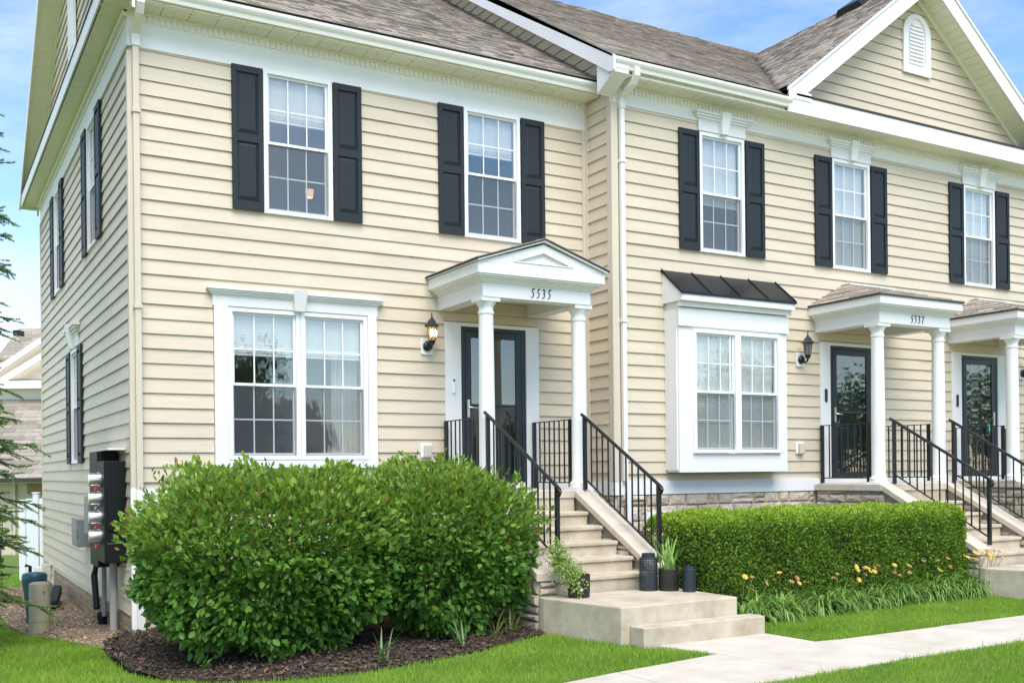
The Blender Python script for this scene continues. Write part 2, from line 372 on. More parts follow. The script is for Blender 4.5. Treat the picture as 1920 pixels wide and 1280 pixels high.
def shutter(F, parent, u0, u1, z0, z1):
    mb = MB(); st = .055
    fbox(mb, F, u0, u1, .024, .036, z0, z1)
    zm = (z0 + z1) / 2
    rails = [(z0, z0 + .10), (zm - .045, zm + .045), (z1 - .075, z1)]
    fbox(mb, F, u0, u0 + st, .036, .056, z0, z1); fbox(mb, F, u1 - st, u1, .036, .056, z0, z1)
    for a, b in rails: fbox(mb, F, u0 + st, u1 - st, .036, .0555, a, b)
    S = build(mb, 'shutter', 'shutter', parent)
    for a, b in ((z0 + .10, zm - .045), (zm + .045, z1 - .075)):
        m = MB(); g = .012; q = .045
        a2, b2, x0, x1 = a + g, b - g, u0 + st + g, u1 - st - g
        lo = [F(x0, .036, a2), F(x1, .036, a2), F(x1, .036, b2), F(x0, .036, b2)]
        hi = [F(x0 + q * .6, .052, a2 + q), F(x1 - q * .6, .052, a2 + q), F(x1 - q * .6, .052, b2 - q * .7), F(x0 + q * .6, .052, b2 - q * .7)]
        m.hexa(lo + hi); build(m, 'shutter_panel', 'shutter', S)
        m = MB()
        for x in (u0 + .02, u1 - .02): fbox(m, F, x - .006, x + .006, .056, .059, (a + b) / 2 - .006 + (b - a) * .45, (a + b) / 2 + .006 + (b - a) * .45)
        build(m, 'shutter_screw', 'shutter', S)
    return S

def head(F, parent, u0, u1, z0, z1, over=.07, key=True):
    """flat header board, stepped crown and keystone"""
    mb = MB(); hh = z1 - z0
    fbox(mb, F, u0, u1, 0.02, .045, z0, z0 + hh * .52)
    H = build(mb, 'window_header', 'white', parent)
    m = MB(); steps = 4; uc = (u0 + u1) / 2
    for i in range(steps):
        t = i / (steps - 1); a = z0 + hh * (.52 + .48 * i / steps); b = z0 + hh * (.52 + .48 * (i + 1) / steps)
        fbox(m, F, u0 - over * (t * .9 + .1), u1 + over * (t * .9 + .1), .02, .05 + .07 * t, a, b)
    build(m, 'crown_moulding', 'white', H)
    if key:
        k = MB(); kt, kb = .085, .06
        lo = [F(uc - kb, .02, z0 - .015), F(uc + kb, .02, z0 - .015), F(uc + kb, .10, z0 - .015), F(uc - kb, .10, z0 - .015)]
        hi = [F(uc - kt, .02, z1 + .02), F(uc + kt, .02, z1 + .02), F(uc + kt, .155, z1 + .02), F(uc - kt, .155, z1 + .02)]
        k.hexa(lo + hi); build(k, 'keystone', 'white', H)
    return H

def dentils(F, parent, u0, u1, z0, z1, pitch=.066, name='dentil', v0=.03, v1=.043, stuff=False):
    n = int((u1 - u0) / pitch)
    if stuff:
        mb = MB()
        for i in range(n): fbox(mb, F, u0 + i * pitch + .012, u0 + i * pitch + .052, v0, v1, z0, z1)
        return build(mb, name, 'white', parent, kind='stuff')
    for i in range(n): fbx(name, 'white', parent, F, u0 + i * pitch + .012, u0 + i * pitch + .052, v0, v1, z0, z1)

def shingle_roof(parent, x0, x1, P, run, slope_dir_len, lim=None, near=300, mname='shingle', tabw=.22, exp=.125):
    """P(u,s,h): u along eave, s up the slope, h normal height. Tabs laid in courses; the nearest are parts, the rest one stuff mesh"""
    tabs = []; s = 0.0; row = 0
    while s < slope_dir_len:
        off = random.uniform(-tabw, 0); u = x0 + off
        while u < x1:
            wd = tabw * random.uniform(.45, 1.15); a, b = max(u, x0), min(u + wd - .006, x1)
            if lim:
                lo, hi = lim(s); a, b = max(a, lo), min(b, hi)
            if b - a > .03: tabs.append((a, b, s, random.random()))
            u += wd
        s += exp; row += 1
    def corners(t):
        a, b, s, r = t; th = .004 + .007 * (r > .6) + .002 * r; e = exp + .03
        return [P(a, s, .004), P(b, s, .004), P(b, s + e, .001), P(a, s + e, .001), P(a, s, .010 + th), P(b, s, .010 + th), P(b, s + e, .003), P(a, s + e, .003)]
    def key(t):
        q = Vector(P((t[0] + t[1]) / 2, t[2], 0)) - Vector((0, 0, CAM_H)); return q.length
    tabs.sort(key=key)
    for t in tabs[:near]:
        mb = MB().hexa(corners(t)); build(mb, 'shingle', 'shingle', parent)
    rest = tabs[near:]
    if rest:
        vs = []; fs = []; cs = []
        me = bpy.data.meshes.new('shingles')
        for t in rest:
            n = len(vs); vs += corners(t); fs += [tuple(i + n for i in f) for f in ((4, 5, 6, 7), (0, 1, 5, 4), (1, 2, 6, 5), (3, 0, 4, 7))]
            k = random.choice([.66, .85, .95, 1.0, 1.08, 1.2]); base = (0.37 * k, 0.32 * k, 0.275 * k, 1) if random.random() < .7 else (.42 * k, .365 * k, .32 * k, 1)
            cs += [base] * 8
        me.from_pydata(vs, [], fs); at = me.color_attributes.new('Col', 'FLOAT_COLOR', 'POINT'); at.data.foreach_set('color', np.array(cs, np.float32).reshape(-1))
        me.materials.append(M_['shinglesA']); put('shingles', me, parent, kind='stuff')

# =================================================================== GROUND
def gz(x, y):
    z = 0.10
    t = min(max((x - 2.2) / 3.5, 0), 1); z = 0.0 + 0.09 * t
    if y > 11.5: z -= 0.035 * min(y - 11.5, 14) * (1.0 if x < 5 else 1.0)
    return z
gx = [-60, -30, -15, -8, -5, -3, -2, -1, 0, 1, 1.5, 2, 2.5, 3, 3.5, 4, 4.5, 5, 5.5, 6, 7, 8, 9, 10, 12, 14, 17, 20, 30, 60]
gy = [-60, -30, -12, -5, 0, 2, 3, 4, 5, 6, 7, 8, 9, 10, 11, 12, 13, 14, 16, 18, 20, 22, 24, 26, 29, 35, 50, 90]
mb = MB()
mb.v = [(x, y, gz(x, y) - .02) for y in gy for x in gx]
nx = len(gx); mb.f = [(j * nx + i, j * nx + i + 1, (j + 1) * nx + i + 1, (j + 1) * nx + i) for j in range(len(gy) - 1) for i in range(nx - 1)]
build(mb, 'ground', 'soil', kind='structure', smooth=True)

def sheet(name, m, poly, dz, kind='structure', step=.35):
    """polygon draped over the ground, built from a clipped grid"""
    import bmesh
    bm = bmesh.new(); vs = [bm.verts.new((x, y, 0)) for x, y in poly]; bm.faces.new(vs)
    xs = [p[0] for p in poly]; ys = [p[1] for p in poly]
    for a, n in ((0, int((max(xs) - min(xs)) / step)), (1, int((max(ys) - min(ys)) / step))):
        for i in range(1, n + 1):
            c = [0, 0, 0]; c[a] = (min(xs) if a == 0 else min(ys)) + i * step; nn = [0, 0, 0]; nn[a] = 1
            bmesh.ops.bisect_plane(bm, geom=bm.verts[:] + bm.edges[:] + bm.faces[:], plane_co=c, plane_no=nn)
    for v in bm.verts: v.co.z = gz(v.co.x, v.co.y) + dz(v.co.x, v.co.y)
    me = bpy.data.meshes.new(name); bm.to_mesh(me); bm.free(); me.materials.append(M_[m])
    for p in me.polygons: p.use_smooth = True
    return put(name, me, kind=kind)
def inpoly(px, py, poly):
    c = np.zeros(len(px), bool); n = len(poly)
    for i in range(n):
        x0, y0 = poly[i]; x1, y1 = poly[(i + 1) % n]
        m = ((y0 > py) != (y1 > py)) & (px < (x1 - x0) * (py - y0) / ((y1 - y0) or 1e-9) + x0); c ^= m
    return c
MULCH = [(1.55, 10.4), (1.62, 9.6), (1.80, 9.15), (2.15, 8.78), (2.75, 8.50), (3.41, 8.36), (4.0, 8.45), (4.65, 8.62), (5.2, 8.85), (5.62, 8.98), (5.62, 11.9), (2.0, 11.9), (1.62, 11.2)]
GRAVEL = [(1.62, 11.2), (2.0, 11.9), (2.06, 22.0), (1.0, 22.0), (0.95, 14), (1.15, 12.6), (1.45, 11.7)]
BED2 = [(7.1, 8.10), (7.8, 8.34), (9.0, 8.42), (10.2, 8.48), (11.4, 8.56), (12.2, 8.58), (12.2, 11.3), (7.1, 11.3)]
sheet('mulch_bed', 'mulch', MULCH, lambda x, y: .012 + .05 * min(max((y - 8.6) / 1.5, 0), 1) + .012 * math.sin(x * 9) * math.sin(y * 7))
sheet('gravel_strip', 'gravel', GRAVEL, lambda x, y: .008 + .01 * math.sin(x * 7 + y * 5))
sheet('hedge_bed', 'mulch', BED2, lambda x, y: .008 + .04 * min(max((y - 8.6) / 1.0, 0), 1))
build(MB().box(-60, 60, -9.5, -2.5, -.2, .095), 'unseen_road', 'walk', kind='structure')  # unseen street behind the camera; pale concrete added to raise bounce light
# sidewalk slabs
sw = thing('sidewalk', (6, 6.6, .1), 'pale concrete sidewalk crossing in front of the steps', 'sidewalk'); del sw['category']; del sw['label']; sw['kind'] = 'structure'
def slab(poly, z0=-.02, z1=.1):
    mb = MB().prism(poly, lambda p, q, t: (p, q, t), z0, z1); o = build(mb, 'sidewalk_slab', 'walk', sw, bev=.006); return o
g_ = .006
slab([(5.0 + g_, 5.95), (6.3 - g_, 6.0), (6.25 - g_, 7.12), (5.0 + g_, 6.93)])
slab([(-8, 5.3), (3.45 - g_, 5.75), (3.45 - g_, 6.62), (-8, 5.9)])
slab([(3.45 + g_, 5.75), (5.0 - g_, 5.95), (5.0 - g_, 6.93), (3.45 + g_, 6.62)])
slab([(6.3 + g_, 6.0), (7.75 - g_, 6.07), (7.75 - g_, 7.08), (7.46, 7.12), (7.42, 7.80), (6.05, 7.80), (6.25 + g_, 7.12)])
x = 7.75
for k in range(8):
    slab([(x + g_, 6.07 + .012 * k), (x + 1.5 - g_, 6.08 + .012 * k), (x + 1.5 - g_, 7.08 + .02 * k), (x + g_, 7.08 + .02 * k)]); x += 1.5

# =================================================================== END TOWNHOUSE (5535)
HA = thing('end_townhouse', (5, 12, 0), 'end townhouse numbered 5535 in beige siding with side wall and pedimented porch', 'townhouse')
zA0 = 6.307
opA = [(3.545, 4.39, 4.82, 6.517), (6.19, 7.035, 4.82, 6.517), (2.94, 4.94, 1.83, 3.90), (5.88, 7.29, 1.30, 3.71)]
WTOP = 10.12
# wall shell behind the boards
mb = MB()
def shell(mb, F, u0, u1, z0, z1, ops, t=.12, dn=-.003):
    cu = sorted({u0, u1} | {c for o in ops for c in o[:2]}); cz = sorted({z0, z1} | {c for o in ops for c in o[2:4] if z0 < c < z1})
    for a, b in zip(cu[:-1], cu[1:]):
        run0 = None
        for c, d in zip(cz[:-1], cz[1:]):
            hole = any(o[0] < (a + b) / 2 < o[1] and o[2] < (c + d) / 2 < o[3] for o in ops)
            if hole:
                if run0 is not None: fbox(mb, F, a, b, -t, dn, run0, c); run0 = None
            elif run0 is None: run0 = c
        if run0 is not None: fbox(mb, F, a, b, -t, dn, run0, z1)
shell(mb, FA, XC + .003, XR, -.3, 6.9, [(a + .03, b - .03, c + .03, d - .03) for a, b, c, d in opA])
opS = [(14.16, 15.0, 4.80, 6.50), (18.05, 18.89, 4.80, 6.50), (16.05, 16.89, 1.95, 3.65)]
shell(mb, FS, YA + .123, 21.027, -.6, 6.9, [(a + .03, b - .03, c + .03, d - .03) for a, b, c, d in opS])
mb.box(XC + .003, XR, 21.03, 21.15, -.6, 6.9)
build(mb, 'wall', 'sidetrim', HA)
zs = [zA0 - EXP * k for k in range(0, 29)]
siding(FA, HA, zs, XC + .10, XR - .03, opA)
build(fbox(MB(), FA, XC + .1, XR - .03, .0, .018, zA0 + EXP, 6.50), 'siding_board', 'siding', HA)
zsS = [zA0 - EXP * k for k in range(0, 38)]
siding(FS, HA, zsS, YA + .06, 21.13, opS)
siding(FS, HA, [zA0 - EXP * 38], 14.4, 21.13); siding(FS, HA, [zA0 - EXP * 39], 17.6, 21.13)
siding(FS, HA, [zA0 + EXP], YA + .06, 21.13, opS, h=.03)
# corner posts, trims
mb = MB(); fbox(mb, FA, XC - .03, XC + .10, .0, .032, 1.62, 6.44); fbox(mb, FS, YA - .029, YA + .07, .0, .027, .10, 6.43); build(mb, 'corner_post', 'sidetrim', HA)
build(fbox(MB(), FA, XR - .09, XR - .02, 0, .035, 1.62, 6.50), 'inside_corner_post', 'sidetrim', HA)
build(fbox(MB(), FS, 21.08, 21.18, 0, .035, -.55, 6.5), 'corner_post', 'sidetrim', HA)
# white base: water table band, corner board
build(fbox(MB(), FA, XC - .034, XC + .09, 0, .036, -.1, 1.62), 'corner_board', 'white', HA)
build(fbox(MB(), FA, XC + .09, XR, 0, .034, 1.43, 1.615), 'water_table', 'white', HA)
# frieze, dentils, crown, soffit panels, fascia and gutter (front)
build(fbox(MB(), FA, XC - .025, XR - .02, 0, .030, 6.49, 6.855), 'frieze_board', 'white', HA)
build(fbox(MB(), FS, YA - .028, 21.1, 0, .028, 6.50, 6.80), 'side_frieze_board', 'white', HA)
dentils(FA, HA, XC + .12, XR - .06, 6.765, 6.845)
m = MB(); fbox(m, FA, XC - .06, XR - .045, .030, .05, 6.845, 6.875); build(m, 'crown_moulding', 'white', HA)
m = MB(); fbox(m, FS, YA - .05, 21.15, .028, .075, 6.80, 6.875); build(m, 'side_crown_moulding', 'white', HA)
dentils(FS, HA, YA + .05, 21.1, 6.73, 6.80, name='side_dentils', stuff=True)
ZS = 6.875; YG = 11.47; XE = XC - .30
x = XE + .02; 
while x < XR - .02:
    x1 = min(x + .30, XR - .01)
    bx('soffit_panel', 'soffit', HA, x + .004, x1 - .004, YG + .09, YA - .03, ZS, ZS + .018)
    bx('soffit_groove', 'soffit', HA, x + .14, x + .15, YG + .10, YA - .04, ZS - .004, ZS + .001) if x + .15 < x1 else None
    x += .30
bx('soffit_channel', 'soffit', HA, XE, XR - .01, YA - .055, YA - .03, ZS - .008, ZS + .01)
y = YG + .09
while y < 21.4:
    bx('side_soffit_panel', 'soffit', HA, XE + .02, XC - .03, y + .003, y + .297, ZS + .001, ZS + .019); y += .30
def gutter(parent, x0, x1, yf, zt, name='gutter'):
    """K-style: front profile (y,z)"""
    pr = [(yf + .115, zt - .125), (yf + .045, zt - .125), (yf + .035, zt - .085), (yf + .012, zt - .055), (yf, zt - .030), (yf, zt), (yf + .014, zt), (yf + .014, zt - .02), (yf + .115, zt - .02)]
    g = MB().prism(pr, lambda p, q, t: (t, p, q), x0, x1); return build(g, name, 'gutter', parent)
gutter(HA, XE, XR - .012, YG, 7.02)
build(MB().box(XE, XR - .012, YG + .118, YG + .14, ZS - .01, 7.03), 'fascia', 'white', HA)
build(MB().box(XE - .02, XE, YG - .02, 21.5, ZS - .012, 7.055), 'side_fascia', 'white', HA)
# main roof of the end unit
SL = .635; Z0 = 7.05; Y0 = YG + .03; YR = 16.55; ZR = Z0 + SL * (YR - Y0); YE2 = 2 * YR - Y0
th = .14
m = MB().prism([(Y0, Z0), (YR, ZR), (YE2, Z0), (YE2, Z0 - .03), (YR, ZR - th), (Y0, Z0 - .03)], lambda p, q, t: (t, p, q), XE - .02, XR - .01); build(m, 'roof_deck', 'shingledark', HA)
cl = math.sqrt(1 + SL * SL); ca, sa = 1 / cl, SL / cl
shingle_roof(HA, XE - .03, XR - .012, lambda u, s, h: (u, Y0 - .015 + s * ca - h * sa, Z0 + s * sa + h * ca), None, (YR - Y0) * cl, near=300)
# pent strip and upper gable on the side
m = MB().hexa([(XE - .03, YG - .01, 7.055), (XC, YG - .01, 7.055), (XC, 21.5, 7.055), (XE - .03, 21.5, 7.055), (XE - .03, YG - .01, 7.075), (XC, YG - .01, 7.17), (XC, 21.5, 7.17), (XE - .03, 21.5, 7.075)]); build(m, 'pent_roof', 'shingledark', HA)
def limS(z):
    h = (z - Z0 + .2) / SL; return (Y0 + h, YE2 - h)
siding(FS, HA, [7.15 + EXP * k for k in range(0, 19)], 0, 0, lim=limS)
m = MB().prism([(Y0, Z0 - .1), (YR, ZR - .1), (YE2, Z0 - .1)], lambda p, q, t: (t, p, q), XC + .02, XC + .1); build(m, 'gable_wall', 'sidetrim', HA)
for sgn, ya, yb in ((1, Y0 - .02, YR), (-1, YE2 + .02, YR)):
    m = MB().prism([(ya, Z0 + .0), (yb, ZR + .0), (yb, ZR - .24), (ya, Z0 - .22)], lambda p, q, t: (t, p, q), XE - .045, XE - .02); build(m, 'rake_board', 'white', HA)
    m = MB().prism([(ya, Z0 - .17), (yb, ZR - .17), (yb, ZR - .19), (ya, Z0 - .19)], lambda p, q, t: (t, p, q), XE - .02, XC + .0); build(m, 'rake_soffit', 'soffit', HA)
    n = int((YR - Y0) / .25)
    for i in range(n):
        a = ya + (yb - ya) * i / n; b = a + (yb - ya) / n * .94; za = Z0 + (ZR - Z0) * i / n; zb = za + (ZR - Z0) / n * .94
        m = MB().hexa([(XE - .018, a, za - .197), (XC - .002, a, za - .197), (XC - .002, b, zb - .197), (XE - .018, b, zb - .197), (XE - .018, a, za - .191), (XC - .002, a, za - .191), (XC - .002, b, zb - .191), (XE - .018, b, zb - .191)]); build(m, 'rake_soffit_panel', 'soffit', HA)
    m = MB().prism([(ya, Z0 - .20), (yb, ZR - .20), (yb, ZR - .30), (ya, Z0 - .30)], lambda p, q, t: (t, p, q), XC - .035, XC - .005); build(m, 'rake_trim', 'soffit', HA)
m = MB(); fbox(m, FS, 15.9, 16.6, .03, .06, 7.9, 8.9); fbox(m, FS, 16.0, 16.5, .06, .065, 8.0, 8.8); build(m, 'gable_vent', 'white', HA)
# side wall foundation blocks
core = MB(); core.box(XC - .002, XC + .1, YA, 21.1, -1.0, .18); build(core, 'foundation', 'mortar', HA)
for r in range(6):
    y = YA + .03 - (.16 if r % 2 else 0); zt = .145 - r * .072
    while y < 19.5:
        y0, y1 = max(y, YA + .01), min(y + .30, 19.5)
        if y1 - y0 > .05: bx('foundation_block', 'brick', HA, XC - .028 + random.uniform(-.002, .002), XC + .02, y0 + .005, y1 - .005, zt - .062, zt)
        y += .305
# windows and shutters on the front
W1 = glass_unit(FA, HA, 3.545, 4.39, 4.82, 6.517, blind=.27); shutter(FA, HA, 3.172, 3.535, 4.83, 6.50); shutter(FA, HA, 4.400, 4.763, 4.83, 6.50)
W2 = glass_unit(FA, HA, 6.19, 7.035, 4.82, 6.517, blind=.27); shutter(FA, HA, 5.815, 6.178, 4.83, 6.50); shutter(FA, HA, 7.047, 7.410, 4.83, 6.50)
for a in (14.16, 18.05):
    glass_unit(FS, HA, a, a + .84, 4.80, 6.50, blind=.5); shutter(FS, HA, a - .40, a - .02, 4.80, 6.49); shutter(FS, HA, a + .86, a + 1.24, 4.80, 6.49)
glass_unit(FS, HA, 16.05, 16.89, 1.95, 3.65, blind=.5); shutter(FS, HA, 15.65, 16.03, 1.95, 3.64); shutter(FS, HA, 16.91, 17.29, 1.95, 3.64)
head(FS, HA, 16.03, 16.91, 3.66, 3.98, over=.12)
# twin window with casing
m = MB(); fbox(m, FA, 2.945, 3.10, .0, .05, 1.83, 3.70); fbox(m, FA, 4.822, 4.935, .0, .05, 1.83, 3.70); fbox(m, FA, 3.10, 4.822, 0, .049, 1.83, 1.925)
TW = build(m, 'window_casing', 'white', HA)
head(FA, HA, 2.93, 4.95, 3.70, 3.905, over=.07)
glass_unit(FA, HA, 3.105, 3.962, 1.93, 3.695, blind=.23, room=False)
glass_unit(FA, HA, 3.966, 4.818, 1.93, 3.695, blind=.23, room=False)
m = MB(); fbox(m, FA, 2.6, 5.3, -3.1, -3.05, 1.0, 4.2); fbox(m, FA, 2.55, 2.6, -3.05, -.13, 1.0, 4.2); fbox(m, FA, 5.3, 5.35, -3.05, -.13, 1.0, 4.2); fbox(m, FA, 2.6, 5.3, -3.05, -.13, 4.2, 4.25); fbox(m, FA, 2.6, 5.3, -3.05, -.13, 1.0, 1.05)
build(m, 'room_interior', 'room', HA)
m = MB(); pts = [(4.44 + .34 * i / 24, -.24 - .025 * math.sin(i * 1.3)) for i in range(25)]
m.add([FA(u, v, z) for u, v in pts for z in (1.4, 3.5)], [(2 * i, 2 * i + 2, 2 * i + 3, 2 * i + 1) for i in range(24)])
tag(build(m, 'curtain', 'curtain', smooth=True), 'white curtain drawn to the right side behind the twin window', 'curtain')
# warm lamps inside first upstairs window
o = build(MB().lathe([(.02, .03), (.10, .02), (.11, .0), (.07, -.03), (.01, -.04)], (4.25, 13.0, 6.53), 20), 'ceiling_lamp', 'warm', smooth=True); tag(o, 'small lit dome lamp on the ceiling behind the leftmost upstairs front window', 'ceiling lamp')
o = build(MB().lathe([(.045, 0), (.055, .10), (.05, .10), (.04, 0)], (4.345, 12.6, 5.27), 20), 'lamp_shade', 'warm', smooth=True); tag(o, 'glowing orange lamp shade low in the leftmost upstairs front window', 'lamp')

# downspout at the corner of the end unit
def downspout(parent, F, u, zt, zb, yoff, col='sidetrim', v=.035, ztop=6.94):
    m = MB(); fbox(m, F, u - .032, u + .032, v, v + .055, zb, zt); fbox(m, F, u - .045, u + .045, v - .002, v + .07, zt - .75, zt - .71); fbox(m, F, u - .045, u + .045, v - .002, v + .07, zt - 2.9, zt - 2.86)
    D = build(m, 'downspout', col, parent)
    # elbow from the gutter, a bent rectangular pipe
    pts = [(yoff, ztop), (yoff, ztop - .10), (yoff * .85, ztop - .18), (v + .05, zt + .13), (v + .032, zt + .05), (v + .032, zt - .02)]
    m = MB(); rng = []
    for i, (p, z) in enumerate(pts):
        a = pts[max(i - 1, 0)]; b = pts[min(i + 1, len(pts) - 1)]; dx, dz = b[0] - a[0], b[1] - a[1]; ln = math.hypot(dx, dz); nx_, nz_ = -dz / ln * .034, dx / ln * .034
        rng += [F(u - .042, p - nx_, z - nz_), F(u + .042, p - nx_, z - nz_), F(u + .042, p + nx_, z + nz_), F(u - .042, p + nx_, z + nz_)]
    n = len(pts); m.add(rng, [(4 * i + k, 4 * i + (k + 1) % 4, 4 * i + 4 + (k + 1) % 4, 4 * i + 4 + k) for i in range(n - 1) for k in range(4)] + [(0, 1, 2, 3), (4 * n - 4, 4 * n - 3, 4 * n - 2, 4 * n - 1)])
    build(m, 'downspout_elbow', 'gutter', D)
downspout(HA, FA, XC + .055, 6.50, 1.6, .38)
build(fbox(MB(), FA, XC + .015, XC + .095, .035, .10, .02, 1.6), 'downspout_foot', 'white', HA)

# stone walls (courses of individually sized blocks)
def stonewall(F, parent, u0, u1, z0, z1, lim=None, seed=0, hs=(.075, .12, .16, .20), ws=(.16, .45), v=(.012, .04)):
    rr = random.Random(seed); z = z0
    while z < z1 - .03:
        h = min(rr.choice(hs), z1 - z);
        if z1 - z - h < .05: h = z1 - z
        u = u0 + rr.uniform(-.1, 0)
        while u < u1:
            wd = rr.uniform(*ws); a, b = max(u, u0), min(u + wd, u1)
            if u1 - b < .08: b = u1; wd = 9
            split = [(z, z + h)] if h < .14 or rr.random() < .5 else [(z, z + h * .45), (z + h * .45, z + h)]
            for s0, s1 in split:
                s1e = s1; be = b; ae = a
                if lim:
                    top = min(lim(a), lim(b))
                    if top < s0 + .04: continue
                    s1e = min(s1, top)
                if be - ae < .04: continue
                g = .006; vo = rr.uniform(*v); q = .018
                mb = MB(); A_, B_, C_, D_ = ae + g, be - g, s0 + g, s1e - g; j = lambda: rr.uniform(0, .012)
                lo = [F(A_, -.01, C_), F(B_, -.01, C_), F(B_, -.01, D_), F(A_, -.01, D_)]
                mi = [F(A_, vo * .35, C_), F(B_, vo * .35, C_), F(B_, vo * .35, D_), F(A_, vo * .35, D_)]
                hi = [F(A_ + q + j(), vo + j(), C_ + q * .7 + j() * .5), F(B_ - q - j(), vo + j(), C_ + q * .7 + j() * .5), F(B_ - q - j(), vo + j(), D_ - q * .7), F(A_ + q + j(), vo + j(), D_ - q * .7)]
                mm = F((A_ + B_) / 2, vo + .012 + j(), (C_ + D_) / 2)
                mb.add(lo + mi + hi + [mm], [(0, 3, 2, 1), (0, 1, 5, 4), (1, 2, 6, 5), (2, 3, 7, 6), (3, 0, 4, 7), (4, 5, 9, 8), (5, 6, 10, 9), (6, 7, 11, 10), (7, 4, 8, 11), (8, 9, 12), (9, 10, 12), (10, 11, 12), (11, 8, 12)])
                build(mb, 'stone', 'stone', parent)
            u += wd
        z += h
stonewall(FA, HA, XC + .10, 5.5, 0.0, 1.42, seed=3)

# =================================================================== ATTACHED BLOCK (5537 and next)
HB = thing('townhouse_block', (12, 12, 0), 'projecting block of two attached townhouses, 5537 and the next, under one front gable', 'townhouse')
XB1 = 21.0; zB0 = 6.499
def wx(c): return (c - .422, c + .422)
WBc = [10.055, 12.700, 15.843]
opB = [(c - .425, c + .425, 4.848, 6.562) for c in WBc] + [(9.06, 10.95, 1.80, 4.40), (11.98, 13.36, 1.3, 3.73), (15.07, 16.50, 1.3, 3.70)]
mb = MB(); shell(mb, FB, XR + .003, XB1, -.3, 7.0, [(a + .03, b - .03, c + .03, d - .03) for a, b, c, d in opB])
mb.box(XR + .003, XR + .1, YB + .123, 21, -.3, 7.0); build(mb, 'wall', 'sidetrim', HB)
siding(FB, HB, [zB0 - EXP * k for k in range(0, 30)], XR + .12, XB1, [(a, b, c, d) for a, b, c, d in opB])
build(fbox(MB(), FB, XR + .12, XB1, 0, .018, zB0 + EXP, 6.71), 'siding_board', 'siding', HB)
siding(FR, HB, [zB0 - EXP * k + .02 for k in range(0, 30)] + [zB0 + EXP + .02], YB + .06, YA - .03)
m = MB(); fbox(m, FB, XR - .03, XR + .08, 0, .034, 1.61, 6.72); fbox(m, FR, YB - .031, YB + .08, 0, .027, 1.615, 7.0); build(m, 'corner_post', 'sidetrim', HB)
build(fbox(MB(), FR, YA - .06, YA - .0, 0, .04, 1.61, 6.9), 'inside_corner_post', 'sidetrim', HB)
m = MB(); fbox(m, FB, XR - .03, XB1, 0, .034, 1.43, 1.615); fbox(m, FR, YB, YA, 0, .034, 1.43, 1.61); build(m, 'water_table', 'white', HB)
stonewall(FB, HB, XR + .02, 11.84, .75, 1.425, seed=5); stonewall(FR, HB, YB + .02, YA, .6, 1.425, seed=6)
build(fbox(MB(), FB, 8.62, 10.6, .0, .05, 1.06, 1.19), 'ledge_board', 'white', HB)
build(fbox(MB(), FB, XR + .14, XR + .20, .03, .09, .1, 1.6), 'downspout_foot', 'white', HB)
# wall above the end unit's roof, between the two roof slopes
YGb = 10.86; Z0b = 7.17; Y0b = YGb + .03; YRb = 16.0; ZRb = Z0b + SL * (YRb - Y0b)
def limR(z):
    ya = Y0b + (z - Z0b + .16) / SL; yb = Y0 + (z - Z0 + .02) / SL
    return (max(ya, YB), min(yb, 16.4))
siding(FR, HB, [zB0 + .02 + EXP * (2 + k) for k in range(0, 22)], 0, 0, lim=limR)
m = MB().prism([(YB, 6.9), (YB, 7.3), (YRb, ZRb - .1), (YRb + .5, ZRb - .3), (YRb + .5, 6.9)], lambda p, q, t: (t, p, q), XR + .003, XR + .1); build(m, 'gable_wall', 'sidetrim', HB)
XEb = XR - .24
m = MB().prism([(Y0b - .03, Z0b - .01), (YRb, ZRb - .01), (YRb, ZRb - .23), (Y0b + .06, Z0b - .21), (Y0b - .03, Z0b - .21)], lambda p, q, t: (t, p, q), XEb - .03, XEb); build(m, 'rake_board', 'white', HB)
m = MB().prism([(Y0b, Z0b - .14), (YRb, ZRb - .14), (YRb, ZRb - .155), (Y0b, Z0b - .155)], lambda p, q, t: (t, p, q), XEb, XR); build(m, 'rake_soffit', 'soffit', HB)
m = MB().prism([(YB - .02, 6.78), (YGb + .04, 6.96), (YGb + .02, 7.16), (YB - .02, 7.2)], lambda p, q, t: (t, p, q), XEb, XR); build(m, 'rake_return', 'white', HB)
# frieze, dentils, soffit
ZSb = 6.965
build(fbox(MB(), FB, XR - .028, XB1, 0, .030, 6.70, 6.945), 'frieze_board', 'white', HB)
dentils(FB, HB, XR + .16, 18.2, 6.865, 6.935); m = MB(); fbox(m, FB, XR - .05, XB1, .030, .05, 6.935, 6.966); build(m, 'crown_moulding', 'white', HB)
x = XR - .2
while x < 18.5:
    bx('soffit_panel', 'soffit', HB, x + .004, x + .296, YGb + .09, YB - .03, ZSb, ZSb + .018)
    bx('soffit_groove', 'soffit', HB, x + .14, x + .15, YGb + .10, YB - .04, ZSb - .004, ZSb + .001); x += .30
gutter(HB, XEb, 11.06, YGb, 7.145)
build(MB().box(XEb + .0, 11.0, YGb + .118, YGb + .14, ZSb - .01, 7.15), 'fascia', 'white', HB)
build(MB().box(11.0, XB1, YGb + .03, YGb + .07, ZSb - .015, 7.20), 'gable_fascia', 'white', HB)
m = MB().hexa([(11.15, YGb + .02, 7.20), (17.3, YGb + .02, 7.20), (17.1, YB, 7.20), (11.4, YB, 7.20), (11.15, YGb + .02, 7.235), (17.3, YGb + .02, 7.235), (17.1, YB, 7.38), (11.4, YB, 7.38)]); build(m, 'pent_roof', 'shingledark', HB)
m = MB().prism([(XR, 7.0), (XB1, 7.0), (XB1, 7.5), (XR, 7.1)], lambda p, q, t: (p, t, q), YB + .02, YB + .1)
